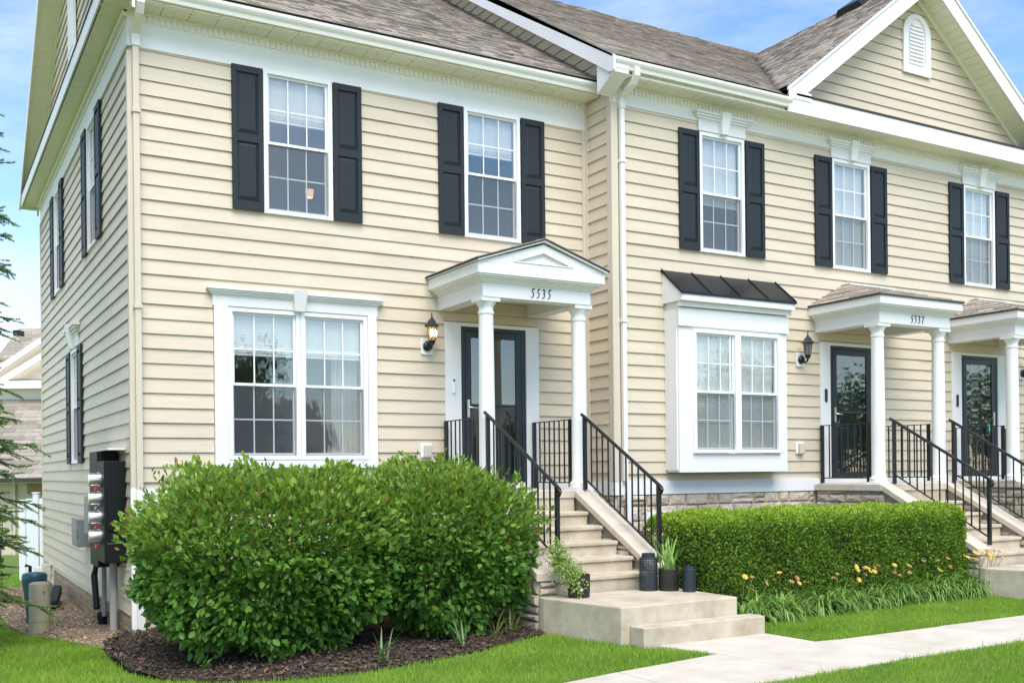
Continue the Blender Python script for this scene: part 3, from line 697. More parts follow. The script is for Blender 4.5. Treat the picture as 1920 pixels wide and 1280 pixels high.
# front gable
GX, SG = 14.25, .772
def limG(z):
    h = (9.47 - z) / SG; return (GX - h, GX + h)
siding(FB, HB, [7.40 + EXP * k for k in range(0, 13)], 0, 0, lim=limG)
m = MB().prism([(GX - 2.75, 7.2), (GX + 2.75, 7.2), (GX, 9.5)], lambda p, q, t: (p, t, q), YB + .003, YB + .1); build(m, 'gable_wall', 'sidetrim', HB)
ZG = 9.84; Yf = YB - .40
for s in (-1, 1):
    X = lambda d: GX + s * d
    e = 3.22
    m = MB().prism([(X(0), ZG - .03), (X(e), ZG - .03 - SG * e), (X(e + .0), ZG - .03 - SG * e - .20), (X(e - .30), ZG - .35 - SG * (e - .30)), (X(0), ZG - .35)], lambda p, q, t: (p, t, q), Yf, Yf + .025); build(m, 'rake_board', 'white', HB)
    m = MB().prism([(X(0), ZG - .01), (X(e + .05), ZG - .01 - SG * (e + .05)), (X(e + .05), ZG - .06 - SG * (e + .05)), (X(0), ZG - .06)], lambda p, q, t: (p, t, q), Yf - .022, Yf + .0); build(m, 'rake_drip_edge', 'white', HB)
    m = MB().prism([(X(0), ZG - .30), (X(e - .2), ZG - .30 - SG * (e - .2)), (X(e - .2), ZG - .315 - SG * (e - .2)), (X(0), ZG - .315)], lambda p, q, t: (p, t, q), Yf + .025, YB); build(m, 'rake_soffit', 'soffit', HB)
    n = 26
    for i in range(n):
        d0 = .02 + (e - .3) * i / n; d1 = d0 + (e - .3) / n * .93
        m = MB(); q0, q1 = ZG - .317 - SG * d0, ZG - .317 - SG * d1
        m.hexa([(X(d0), Yf + .03, q0 - .006), (X(d1), Yf + .03, q1 - .006), (X(d1), YB - .03, q1 - .006), (X(d0), YB - .03, q0 - .006), (X(d0), Yf + .03, q0), (X(d1), Yf + .03, q1), (X(d1), YB - .03, q1), (X(d0), YB - .03, q0)]); build(m, 'rake_soffit_panel', 'soffit', HB)
    m = MB().prism([(X(0), ZG - .315), (X(e - .4), ZG - .315 - SG * (e - .4)), (X(e - .45), ZG - .40 - SG * (e - .45)), (X(0), ZG - .40)], lambda p, q, t: (p, t, q), YB - .045, YB - .01); build(m, 'rake_trim', 'soffit', HB)
# gable roof slopes
m = MB()
ridge_y = Y0b + (ZG - Z0b) / SL
e = 3.27
lo = ZG - SG * e
yv = Y0b + (lo - Z0b) / SL
for s in (-1, 1):
    m.add([(GX, Yf - .02, ZG), (GX + s * e, Yf - .02, lo), (GX + s * e, max(yv, Yf), lo), (GX, ridge_y, ZG), (GX, Yf - .02, ZG - .04), (GX + s * e, Yf - .02, lo - .04), (GX + s * e, max(yv, Yf), lo - .04), (GX, ridge_y, ZG - .04)], [(0, 1, 2, 3), (4, 7, 6, 5), (0, 4, 5, 1)])
build(m, 'gable_roof_deck', 'shingledark', HB)
cg = math.sqrt(1 + SG * SG); cga, sga = 1 / cg, SG / cg
def Pg(u, s, h): return (GX - e + s * cga - h * sga, u, lo + s * sga + h * cga)
def limgr(s): z = lo + s * sga; return (Yf - .02, Y0b + (z - Z0b) / SL)
shingle_roof(HB, Yf - .02, ridge_y, Pg, None, e * cg, lim=limgr, near=120)
# main roof of the block
m = MB().prism([(Y0b, Z0b), (YRb, ZRb), (2 * YRb - Y0b, Z0b), (2 * YRb - Y0b, Z0b - .03), (YRb, ZRb - .12), (Y0b, Z0b - .03)], lambda p, q, t: (t, p, q), XEb - .03, 11.0); build(m, 'roof_deck', 'shingledark', HB)
m = MB().prism([(Y0b + .3, Z0b + SL * .3), (YRb, ZRb), (2 * YRb - Y0b, Z0b), (2 * YRb - Y0b, Z0b - .03), (YRb, ZRb - .12), (Y0b + .3, Z0b + SL * .3 - .1)], lambda p, q, t: (t, p, q), 11.0, XB1); build(m, 'roof_deck', 'shingledark', HB)
def limb(s):
    z = Z0b + s * sa
    return (XEb - .04, GX - (ZG - z) / SG + .05) if z < ZG else (XEb - .04, XB1)
shingle_roof(HB, XEb - .04, XB1, lambda u, s, h: (u, Y0b - .015 + s * ca - h * sa, Z0b + s * sa + h * ca), None, (YRb - Y0b) * cl, lim=limb, near=180)
x = XEb
while x < 20:
    m = MB().prism([(YRb - .14, ZRb - .075), (YRb, ZRb + .025), (YRb + .14, ZRb - .075), (YRb, ZRb + .005)], lambda p, q, t: (t, p, q), x, x + .29); build(m, 'ridge_cap', 'shingle', HB); x += .30
build(MB().prism([(GX - .3, ZG + .0), (GX - .05, ZG + .20), (GX + .05, ZG + .20), (GX + .3, ZG - .0)], lambda p, q, t: (p, t, q), 12.2, 13.1) if False else MB().hexa([(GX - .40, 12.0, ZG - .30), (GX - .03, 12.0, ZG - .04), (GX - .03, 12.6, ZG - .04), (GX - .40, 12.6, ZG - .30), (GX - .46, 12.05, ZG - .20), (GX - .10, 12.05, ZG + .05), (GX - .10, 12.5, ZG + .05), (GX - .46, 12.5, ZG - .20)]), 'roof_vent', 'blackroof', HB)
build(MB().box(11.0, 11.45, YGb + .02, YGb + .045, 7.15, 7.27), 'gutter_end_guard', 'white', HB)
# louvred gable vent
pts = [(-.33, 0), (.33, 0), (.33, .66)] + [(.33 * math.cos(t), .66 + .33 * math.sin(t)) for t in [math.pi * k / 12 for k in range(1, 12)]] + [(-.33, .66)]
pin = [(.62 * a, .12 + (b - .12 if b > .1 else 0) * .9 + (0)) for a, b in pts]
pin = [(a * .62, .13 + max(b, 0) * .80) for a, b in pts]
vc, vz = 14.27, 8.20
m = MB(); n = len(pts)
outp = [FB(vc + a, .055, vz + b) for a, b in pts]; outb = [FB(vc + a, .02, vz + b) for a, b in pts]; inp = [FB(vc + a, .055, vz + b) for a, b in pin]; inb = [FB(vc + a, .028, vz + b) for a, b in pin]
m.add(outp + outb + inp + inb, [(i, (i + 1) % n, n + (i + 1) % n, n + i) for i in range(n)] + [(i, 2 * n + i, 2 * n + (i + 1) % n, (i + 1) % n) for i in range(n)] + [(2 * n + i, 3 * n + i, 3 * n + (i + 1) % n, 2 * n + (i + 1) % n) for i in range(n)] + [tuple(range(3 * n, 4 * n))])
V = build(m, 'louver_vent', 'vinylwhite', HB)
for k in range(11):
    z = vz + .17 + k * .062; hw = .175 if z < vz + .66 else math.sqrt(max(.0, .195 ** 2 - (z - vz - .64) ** 2)) * .9
    if hw > .03:
        q = MB(); q.add([FB(vc - hw, .052, z), FB(vc + hw, .052, z), FB(vc + hw, .030, z + .045), FB(vc - hw, .030, z + .045), FB(vc - hw, .03, z - .002), FB(vc + hw, .03, z - .002)], [(0, 1, 2, 3), (0, 4, 5, 1)]); build(q, 'louver_slat', 'vinylwhite', V)
# upstairs windows of the block
for c, bl, lw in ((WBc[0], .52, 0), (WBc[1], .98, 0), (WBc[2], .62, .98)):
    glass_unit(FB, HB, c - .422, c + .422, 4.85, 6.56, blind=bl, bl_lower=lw)
    shutter(FB, HB, c - .80, c - .437, 4.86, 6.55); shutter(FB, HB, c + .437, c + .80, 4.86, 6.55)
    head(FB, HB, c - .44, c + .44, 6.568, 6.83, over=.10)
o = thing('table_lamp', (9.85, YB + .45, 4.9), 'table lamp with white shade and round base inside the upstairs window above the bay', 'table lamp')
build(MB().lathe([(.15, 5.28), (.09, 5.50), (.085, 5.50), (.145, 5.28)], (9.85, YB + .45, 0), 20), 'lamp_shade', 'curtain', o, smooth=True)
build(MB().lathe([(.02, 4.75), (.07, 4.85), (.12, 5.0), (.10, 5.15), (.02, 5.25), (.015, 5.4)], (9.85, YB + .45, 0), 18), 'lamp_base', 'outlet', o, smooth=True)
# bay (box window)
BX0, BX1, BY = 9.002, 11.01, 11.00
m = MB(); m.box(BX0, BX0 + .24, BY, BY + .04, 1.985, 3.70); m.box(BX1 - .155, BX1, BY, BY + .04, 1.985, 3.70); m.box(BX0, BX1, BY, BY + .04, 1.725, 1.985); m.box(BX0, BX1, BY, BY + .04, 3.70, 4.10)
m.box(BX0 + .001, BX0 + .03, BY + .04, YB, 1.73, 4.15); m.box(BX1 - .03, BX1 - .001, BY + .04, YB, 1.73, 4.15); m.box(BX0 + .03, BX1 - .03, BY + .04, YB, 1.73, 1.76); m.box(BX0 + .03, BX1 - .03, BY + .04, YB, 4.1, 4.13)
BAY = build(m, 'bay_window_box', 'white', HB, bev=.004)
bx('frieze_board', 'white', BAY, BX0 - .02, BX1 + .02, BY - .03, BY - .001, 3.73, 3.975)
bx('side_board', 'white', BAY, BX0 - .022, BX0 - .001, BY + .03, YB - .02, 1.76, 3.96)
m = MB(); m.box(BX0 - .035, BX1 + .035, BY - .07, BY - .031, 3.99, 4.06); m.box(BX0 - .008, BX1 + .008, BY - .135, BY - .03, 4.06, 4.15); build(m, 'bay_cornice', 'white', BAY)
m = MB().hexa([(BX0 - .05, YB, 4.06), (BX0 - .01, YB, 4.06), (BX0 - .01, BY - .13, 4.06), (BX0 - .05, BY - .13, 4.06), (BX0 - .05, YB, 4.50), (BX0 - .01, YB, 4.50), (BX0 - .01, BY - .13, 4.145), (BX0 - .05, BY - .13, 4.145)]); build(m, 'bay_side_fascia', 'white', BAY)
m = MB().hexa([(BX1 + .01, YB, 4.06), (BX1 + .05, YB, 4.06), (BX1 + .05, BY - .13, 4.06), (BX1 + .01, BY - .13, 4.06), (BX1 + .01, YB, 4.50), (BX1 + .05, YB, 4.50), (BX1 + .05, BY - .13, 4.145), (BX1 + .01, BY - .13, 4.145)]); build(m, 'bay_side_fascia', 'white', BAY)
m = MB().hexa([(BX0 - .07, BY - .15, 4.145), (BX1 + .07, BY - .15, 4.145), (BX1 + .07, YB, 4.515), (BX0 - .07, YB, 4.515), (BX0 - .07, BY - .15, 4.175), (BX1 + .07, BY - .15, 4.175), (BX1 + .07, YB, 4.55), (BX0 - .07, YB, 4.55)]); RF = build(m, 'bay_roof', 'blackroof', HB)
for k in range(5):
    xx = BX0 - .06 + (BX1 - BX0 + .12) * k / 4
    m = MB().hexa([(xx - .009, BY - .148, 4.17), (xx + .009, BY - .148, 4.17), (xx + .009, YB, 4.545), (xx - .009, YB, 4.545), (xx - .009, BY - .148, 4.190), (xx + .009, BY - .148, 4.190), (xx + .009, YB, 4.567), (xx - .009, YB, 4.567)]); build(m, 'standing_seam', 'blackroof', RF)
def FBay(u, v, z): return (u, BY - v, z)
glass_unit(FBay, HB, 9.235, 10.043, 1.99, 3.70, blind=.99, room=False); glass_unit(FBay, HB, 10.047, 10.855, 1.99, 3.70, blind=.99, room=False)
# downspout of the block
downspout(HB, FB, XR + .125, 6.66, 1.62, .40, col='gutter', ztop=7.07)

# =================================================================== PORCHES, DOORS, STOOPS
DIG = {'5': [(.72, 1), (.30, .98), (.20, .64), (.42, .58), (.58, .42), (.55, .22), (.35, .05), (.05, -.02)],
       '3': [(.12, .86), (.28, 1), (.50, .98), (.60, .82), (.48, .64), (.26, .56), (.50, .50), (.60, .32), (.48, .10), (.28, 0), (.04, .0)],
       '7': [(.08, .98), (.70, .98), (.48, .60), (.34, .28), (.28, -.04)]}
def numerals(parent, text, x, y, z, h, wd):
    for i, ch in enumerate(text):
        pts = DIG[ch]; m = MB(); n = len(pts); L_ = []; s = h * .045
        for k, (a, b) in enumerate(pts):
            p = pts[max(k - 1, 0)]; q = pts[min(k + 1, n - 1)]; dx, dy = q[0] - p[0], q[1] - p[1]; ln = math.hypot(dx, dy); t = s * (1.5 if k in (0, 1) else 1.0 if k < n - 1 else .5)
            cx_, cz_ = x + i * wd + a * h * .62 + b * h * .10, z + b * h; ox, oz = -dy / ln * t, dx / ln * t
            L_ += [(cx_ + ox, y, cz_ + oz), (cx_ - ox, y, cz_ - oz), (cx_ - ox, y - .008, cz_ - oz), (cx_ + ox, y - .008, cz_ + oz)]
        m.add(L_, [(4 * k + j, 4 * k + (j + 1) % 4, 4 * k + 4 + (j + 1) % 4, 4 * k + 4 + j) for k in range(n - 1) for j in range(4)] + [(0, 1, 2, 3), (4 * n - 4, 4 * n - 3, 4 * n - 2, 4 * n - 1)])
        build(m, 'numeral', 'number', parent)
COLPROF = [(.125, 0), (.125, .035), (.118, .04), (.122, .06), (.118, .085), (.100, .10), (.093, .13), (.092, .7), (.088, 1.3), (.082, 2.07), (.082, 2.10), (.092, 2.11), (.092, 2.135), (.083, 2.14), (.083, 2.185), (.090, 2.20), (.110, 2.235), (.115, 2.25)]
def column(parent, x, y, z0, z1):
    k = (z1 - z0 - .045) / 2.25; m = MB().lathe([(r * 1.07, z * k) for r, z in COLPROF], (x, y, z0), 28); C = build(m, 'column', 'white', parent, smooth=True)
    bx('capital', 'white', C, x - .128, x + .128, y - .128, y + .128, z1 - .045, z1); bx('plinth', 'white', C, x - .135, x + .135, y - .135, y + .135, z0 - .0, z0 + .03)
def storm_door(F, parent, u0, u1, z0, z1, hinge='r', mid=True, handle=True, full=False):
    m = MB(); fbox(m, F, u0 - .03, u0 + .035, -.03, .025, z0, z1); fbox(m, F, u1 - .035, u1 + .03, -.03, .025, z0, z1); fbox(m, F, u0 + .035, u1 - .035, -.03, .025, z1 - .05, z1)
    D = build(m, 'storm_door', 'door', parent)
    m = MB(); a, b, c, d = u0 + .04, u1 - .04, z0 + .02, z1 - .055; s = .085
    fbox(m, F, a, a + s, 0, .03, c, d); fbox(m, F, b - s, b, 0, .03, c, d); fbox(m, F, a + s, b - s, 0, .029, d - s, d); fbox(m, F, a + s, b - s, 0, .029, c, c + .14)
    zm = c + (d - c) * .525
    if mid: fbox(m, F, a + s, b - s, .004, .028, zm - .018, zm + .018)
    build(m, 'door_leaf', 'door', D, bev=.006)
    for q0, q1 in ((c + .14, zm), (zm, d - s)): fbx('glass_panel', 'glassdoor', D, F, a + s, b - s, .012, .016, q0, q1)
    m = MB(); fbox(m, F, u0, u1, -.12, -.08, z0, z1); I = build(m, 'inner_door', 'doorin', D)
    for i in range(2):
        for p0, p1 in ((.12, .42), (.50, .93)): fbx('door_panel', 'doorin', I, F, u0 + .12 + i * (u1 - u0 - .12) / 2, u0 + .0 + (i + 1) * (u1 - u0) / 2 - .0 + (0 if i == 0 else -.12), -.08, -.068, z0 + (z1 - z0) * p0, z0 + (z1 - z0) * p1)
    hx = (a + .035) if hinge == 'r' else (b - .035); sg = 1 if hinge == 'r' else -1
    if handle:
        m = MB(); fbox(m, F, hx - .018, hx + .018, .03, .04, z0 + .93, z0 + 1.16); m.tube([F(hx, .05, z0 + 1.06), F(hx + sg * .04, .075, z0 + 1.055), F(hx + sg * .12, .07, z0 + 1.05)], .011, 8)
        build(m, 'door_handle', 'nickel', D)
    return D
def canopy(parent, cx, yw, kind, text):
    """entablature on two columns, pediment or low hip roof"""
    x0, x1 = cx - .768, cx + .768; yf = yw - 1.238; zb, zt = 3.835, 4.03
    m = MB(); m.box(x0, x1, yf, yf + .20, zb, zt); m.box(x0, x0 + .20, yf + .20, yw, zb, zt); m.box(x1 - .20, x1, yf + .20, yw, zb, zt); m.box(x0 + .2, x1 - .2, yf + .2, yw, 4.0, 4.02)
    B = build(m, 'porch_beam', 'white', parent, bev=.004)
    steps = [(.02, 4.005, 4.025), (.045, 4.025, 4.045), (.075, 4.045, 4.065), (.11, 4.065, 4.085)]
    m = MB()
    for o_, a, b in steps: m.box(x0 - o_, x1 + o_, yf - o_, yw - .002, a, b)
    build(m, 'porch_moulding', 'white', B)
    m = MB(); m.box(x0 - .13, x1 + .13, yf - .13, yw - .004, 4.085, 4.215); build(m, 'porch_fascia', 'white', B, bev=.004)
    numerals(B, text, cx - .11, yf - .001, zb + .035, .105, .078) if text else None
    xe0, xe1, ye = x0 - .15, x1 + .15, yf - .15
    if kind == 'gable':
        sl = .33; zc = 4.235 + sl * (cx - xe0)
        # pediment with sunken triangle
        o_ = [(x0 - .13, 4.216), (x1 + .13, 4.216), (cx, zc - .045)]; i_ = [(cx - .42, 4.25), (cx + .42, 4.25), (cx, 4.25 + .42 * .34)]
        m = MB(); F = lambda q, d: (q[0], ye + .02 + d, q[1])
        m.add([F(q, 0) for q in o_] + [F(q, 0) for q in i_] + [F(q, .03) for q in i_], [(0, 1, 4, 3), (1, 2, 5, 4), (2, 0, 3, 5), (3, 4, 7, 6), (4, 5, 8, 7), (5, 3, 6, 8), (6, 7, 8)])
        m.prism([(x0 - .13, 4.216), (x1 + .13, 4.216), (cx, zc - .045)], lambda p, q, t: (p, t, q), ye + .055, yw - .01)
        P = build(m, 'pediment', 'white', parent)
        m = MB()
        for a, b in zip(i_, i_[1:] + i_[:1]):
            m.tube([F(a, -.002), F(b, -.002)], .009, 5)
        build(m, 'pediment_bead', 'white', P)
        for s in (-1, 1):
            m = MB().prism([(cx, zc - .02), (cx + s * (cx - xe0), 4.215), (cx + s * (cx - xe0), 4.235), (cx, zc)], lambda p, q, t: (p, t, q), ye - .02, yw - .006); Rr = build(m, 'porch_roof', 'white', parent)
            m = MB().prism([(cx, zc + .002), (cx + s * (cx - xe0 + .025), 4.234), (cx + s * (cx - xe0 + .025), 4.246), (cx, zc + .018)], lambda p, q, t: (p, t, q), ye - .035, yw - .002); build(m, 'porch_shingles', 'shingledark', Rr)
            ln = (cx - xe0) * math.sqrt(1 + sl * sl); kk = ln / (cx - xe0)
            for r in range(6):
                for c in range(5):
                    d0 = (cx - xe0 + .02) - r * .16; d1 = d0 - .17; ya = ye - .03 + c * .28
                    if ya > yw - .03: continue
                    yb_ = min(ya + .275, yw - .004); zf = lambda d: zc + .018 - sl * d
                    q = MB().hexa([(cx + s * d0, ya, zf(d0)), (cx + s * max(d1, 0), ya, zf(max(d1, 0))), (cx + s * max(d1, 0), yb_, zf(max(d1, 0))), (cx + s * d0, yb_, zf(d0)), (cx + s * d0, ya, zf(d0) + .012), (cx + s * max(d1, 0), ya, zf(max(d1, 0)) + .005), (cx + s * max(d1, 0), yb_, zf(max(d1, 0)) + .005), (cx + s * d0, yb_, zf(d0) + .012)])
                    build(q, 'porch_shingle', 'shingle', Rr)
    else:
        a0, a1 = cx - .10, cx + .45; zc = 4.63; zt = 4.22
        base = [(xe0, ye, zt), (xe1, ye, zt), (xe1, yw, zt), (xe0, yw, zt)]
        m = MB(); m.add(base + [(a0, yw - .03, zc), (a1, yw - .03, zc)] + [(xe0, ye, zt - .02), (xe1, ye, zt - .02), (xe1, yw, zt - .02), (xe0, yw, zt - .02)], [(0, 1, 5, 4), (0, 4, 3), (1, 2, 5), (3, 4, 5, 2), (6, 9, 8, 7), (0, 6, 7, 1), (1, 7, 8, 2), (3, 9, 6, 0)])
        Rr = build(m, 'porch_roof', 'shingledark', parent)
        # shingle courses on the left hip
        A_, B_, C_ = Vector(base[0]), Vector(base[3]), Vector((a0, yw - .03, zc))
        nrm = (B_ - A_).cross(C_ - A_).normalized(); nrm = nrm if nrm.z > 0 else -nrm
        rows = 8
        for r in range(rows):
            t0, t1 = r / rows, min((r + 1.15) / rows, 1)
            p0, p1 = A_.lerp(C_, t0), B_.lerp(C_, t0); q0, q1 = A_.lerp(C_, t1), B_.lerp(C_, t1); n = max(1, int((p1 - p0).length / .26))
            for c in range(n):
                a, b = c / n, (c + .97) / n
                pa, pb, qa, qb = p0.lerp(p1, a), p0.lerp(p1, b), q0.lerp(q1, a), q0.lerp(q1, b); h1, h0 = nrm * (.012 + random.uniform(0, .012)), nrm * .003
                build(MB().hexa([pa, pb, qb, qa, pa + h1, pb + h1, qb + h0, qa + h0]), 'porch_shingle', 'shingle', Rr)
        A_, B_, C_, D_ = Vector(base[0]), Vector(base[1]), Vector((a0, yw - .03, zc)), Vector((a1, yw - .03, zc)); nrm = (B_ - A_).cross(C_ - A_).normalized(); nrm = nrm if nrm.z > 0 else -nrm
        for r in range(8):
            t0, t1 = r / 8, min((r + 1.15) / 8, 1); p0, p1, q0, q1 = A_.lerp(C_, t0), B_.lerp(D_, t0), A_.lerp(C_, t1), B_.lerp(D_, t1); n = max(1, int((p1 - p0).length / .27))
            for c in range(n):
                a, b = c / n, (c + .97) / n; pa, pb, qa, qb = p0.lerp(p1, a), p0.lerp(p1, b), q0.lerp(q1, a), q0.lerp(q1, b); h1, h0 = nrm * (.012 + random.uniform(0, .008)), nrm * .003
                build(MB().hexa([pa, pb, qb, qa, pa + h1, pb + h1, qb + h0, qa + h0]), 'porch_shingle', 'shingle', Rr)
        # metal flashing at the wall
        q = MB(); q.add([(cx - .02, yw - .045, zc + .02), (cx + 1.02, yw - .045, zc + .02), (cx + 1.02, yw - .045, zc - .055), (cx - .02, yw - .045, zc - .055), (cx - .02, yw - .02, zc + .02), (cx + 1.02, yw - .02, zc + .02), (cx + 1.02, yw - .02, zc - .055), (cx - .02, yw - .02, zc - .055)], [(0, 3, 2, 1), (4, 5, 6, 7), (0, 1, 5, 4), (3, 7, 6, 2)]); build(q, 'roof_flashing', 'white', Rr)
    return B
def door_set(F, parent, u0, u1, d0, d1, hinge, text_bell='w', mid=True):
    m = MB(); fbox(m, F, u0, d0 - .03, 0, .045, 1.53, 3.70); fbox(m, F, d1 + .03, u1, 0, .045, 1.53, 3.70); fbox(m, F, d0 - .03, d1 + .03, 0, .044, 3.655, 3.70); fbox(m, F, u0, u1, -.1, .03, 1.40, 1.53)
    m2 = build(m, 'door_casing', 'white', parent, bev=.003)
    D = storm_door(F, parent, d0, d1, 1.545, 3.655, hinge, mid)
    m = MB(); bxp = (u0 + d0) / 2 - .02
    fbox(m, F, bxp - .022, bxp + .022, .045, .07, 2.78, 2.98); build(m, 'doorbell', 'vinylwhite' if text_bell == 'w' else 'blackmetal', parent, bev=.008)
    m = MB(); fbox(m, F, bxp - .012, bxp + .012, .07, .074, 2.93, 2.96); build(m, 'doorbell_lens', 'blackmetal', parent)
    return D
def stoop(label, cx, yw, xl, xr, capw=.26, left_stone=True, seed=0):
    yl = yw - 1.29; S = thing('front_steps', (cx, yl - 1.0, 0), label, 'steps', 'front stoops of the row')
    x0, x1 = xl - capw, xr + capw
    build(MB().box(x0 - .02, x1 + .02, yl, yw - .05, 1.43, 1.53), 'landing_slab', 'cap', S, bev=.008)
    build(MB().box(x0 + .03, x1 - .03, yl + .06, yw - .05, -.2, 1.43), 'landing_core', 'mortar', S)
    tops = [.63, .79, .95, 1.11, 1.27]
    for k, zt in enumerate(tops):
        yn = yl - 1.50 + .30 * k; zb = (.46 if k == 0 else tops[k - 1])
        m = MB(); m.box(xl + .004, xr - .004, yn + .025, yn + .40, zb - .03, zt - .045); m.box(xl + .002, xr - .002, yn, yn + .42, zt - .045, zt); build(m, 'step', 'concrete', S, bev=.010)
    m = MB(); m.box(xl + .004, xr - .004, yl + .02, yl + .1, 1.24, 1.43); build(m, 'riser', 'concrete', S)
    # sloping caps on the side walls
    ye, zs0, zs1 = yl - 1.56, 1.535, .70
    for a, b in ((x0, xl), (xr, x1)):
        for i in range(2):
            t0, t1 = i / 2, (i + 1) / 2 - .004
            A0, A1 = yl + .02 + (ye - yl) * t0, yl + .02 + (ye - yl) * t1; B0, B1 = zs0 + (zs1 - zs0) * t0, zs0 + (zs1 - zs0) * t1
            m = MB().hexa([(a - .01, A0, B0 - .085), (b + .01, A0, B0 - .085), (b + .01, A1, B1 - .085), (a - .01, A1, B1 - .085), (a - .01, A0, B0), (b + .01, A0, B0), (b + .01, A1, B1), (a - .01, A1, B1)]); build(m, 'stringer_cap', 'cap', S, bev=.008)
        m = MB().hexa([(a + .035, yl + .05, -.2), (b - .035, yl + .05, -.2), (b - .035, ye + .05, -.2), (a + .035, ye + .05, -.2), (a + .035, yl + .05, 1.45), (b - .035, yl + .05, 1.45), (b - .035, ye + .05, .62), (a + .035, ye + .05, .62)]); build(m, 'side_wall', 'mortar', S)
    capz = lambda y: (1.44 if y > yl else max(.615, 1.45 - (yl - y) * .535))
    FL = lambda u, v, z: (x0 + .035 - v, u, z)
    stonewall(FL, S, ye + .05, yw - .05, 0, 1.43, lim=capz, seed=seed + 1)
    FL2 = lambda u, v, z: (xr - .0 + .03 - v, u, z)
    stonewall(FL2, S, ye + .05, yl, .45, 1.43, lim=capz, seed=seed + 2, v=(.006, .018))
    FF = lambda u, v, z: (u, ye + .05 - v, z)
    stonewall(FF, S, x0 + .03, xl - .02, .0, .61, seed=seed + 4, ws=(.26, .3)); stonewall(FF, S, xr + .02, x1 - .03, .46, .61, seed=seed + 5, ws=(.3, .3))
    # concrete platform with one lower step
    px0, px1, py = xl - .02, xr + .21, yl - 2.66
    m = MB().prism([(px0, py), (px1, py), (px1, ye + .04), (x0 + .02, ye + .04), (x0 + .02, ye - .05)], lambda p, q, t: (p, q, t), -.2, .46); build(m, 'platform', 'concrete', S, bev=.012)
    build(MB().box(px0 + .10, px1 + .17, py - .22, py - .002, -.1, .28), 'lower_step', 'concrete', S, bev=.012)
    return S
def railing(name, label, x, p0, p1, wall=False, group='black iron railings on the stoops'):
    """stair rail: p0=(y,z) top, p1 bottom ; vertical balusters"""
    Rl = thing('railing', (x, p1[0], p1[1] - .9), label, 'railing', group)
    (ya, za), (yb, zb) = p0, p1
    if not wall:
        m = MB(); m.tube([(x, ya + .07, za + .035), (x, ya, za), (x, yb, zb), (x, yb - .05, zb - .035), (x, yb - .065, zb - .065), (x, yb - .045, zb - .085), (x, yb - .01, zb - .08)], .021, 10)
        build(m, 'handrail', 'blackmetal', Rl, smooth=True); drop = .76; posts = [ya, yb]; pb = [za - .90, zb - .76 - .10]
    else:
        m = MB(); m.box(x - .016, x + .016, min(ya, yb), max(ya, yb), za - .012, za); build(m, 'handrail', 'blackmetal', Rl); drop = .80; posts = [ya - .03, yb + .03]; pb = [za - .88] * 2
    sl_ = (zb - za) / (yb - ya)
    for i, y in enumerate(posts):
        zz = za + sl_ * (y - ya); bx('post', 'blackmetal', Rl, x - .021, x + .021, y - .021, y + .021, pb[i], zz)
    y0_, y1_ = min(posts) + .02, max(posts) - .02
    f = lambda y: za + sl_ * (y - ya) - drop
    m = MB().hexa([(x - .012, y0_, f(y0_) - .012), (x + .012, y0_, f(y0_) - .012), (x + .012, y1_, f(y1_) - .012), (x - .012, y1_, f(y1_) - .012), (x - .012, y0_, f(y0_) + .004), (x + .012, y0_, f(y0_) + .004), (x + .012, y1_, f(y1_) + .004), (x - .012, y1_, f(y1_) + .004)]); build(m, 'bottom_rail', 'blackmetal', Rl)
    n = int(round((y1_ - y0_) / .118)); 
    for i in range(1, n):
        y = y0_ + (y1_ - y0_) * i / n; bx('baluster', 'blackmetal', Rl, x - .0075, x + .0075, y - .0075, y + .0075, f(y), f(y) + drop)
    return Rl

def unit_entry(parent, cx, yw, F, xl, xr, lab, kind, text, trim, dr, hinge, bell, seed, mid=True, rails=True):
    canopy(parent, cx, yw, kind, text)
    yc = yw - 1.10; column(parent, cx - .655, yc, 1.53, 3.835); column(parent, cx + .67, yc, 1.53, 3.835)
    door_set(F, parent, trim[0], trim[1], dr[0], dr[1], hinge, bell, mid)
    stoop('concrete and stone steps ' + lab, cx, yw, xl, xr, seed=seed)
    yl = yw - 1.29
    railing('r', 'left stair railing on the steps ' + lab, xl + .06 - .05, (yl - .0, 2.43), (yl - 1.50, 1.60))
    railing('r', 'right stair railing on the steps ' + lab, xr + .14, (yl - .02, 2.43), (yl - 1.48, 1.60))
    railing('r', 'short porch railing behind the left column ' + lab, cx - .69, (yw - .04, 2.42), (yc + .12, 2.42), wall=True)
    railing('r', 'short porch railing behind the right column ' + lab, cx + .63, (yw - .04, 2.42), (yc + .12, 2.42), wall=True)
unit_entry(HA, 6.56, YA, FA, 5.80, 7.03, 'under the pedimented porch', 'gable', '5535', (5.88, 7.29), (6.14, 7.06), 'r', 'w', 10)
unit_entry(HB, 12.66, YB, FB, 12.10, 13.25, 'at the middle door beside the hedge', 'hip', '5537', (11.98, 13.36), (12.22, 13.13), 'r', 'b', 20)
unit_entry(HB, 15.78, YB, FB, 15.28, 16.43, 'at the last door near the right edge', 'hip', '', (15.07, 16.50), (15.345, 16.26), 'l', 'b', 30, mid=False)
o = thing('key_lockbox', (15.9, 11.24, 2.45), 'small teal lockbox hanging at the handle of the last door on the right', 'lockbox')
build(MB().box(15.93, 15.99, 11.20, 11.235, 2.36, 2.47), 'box', 'tealbright', o, bev=.008); build(MB().tube([(15.94, 11.215, 2.47), (15.945, 11.215, 2.53), (15.975, 11.215, 2.53), (15.98, 11.215, 2.47)], .005, 6), 'shackle', 'nickel', o)

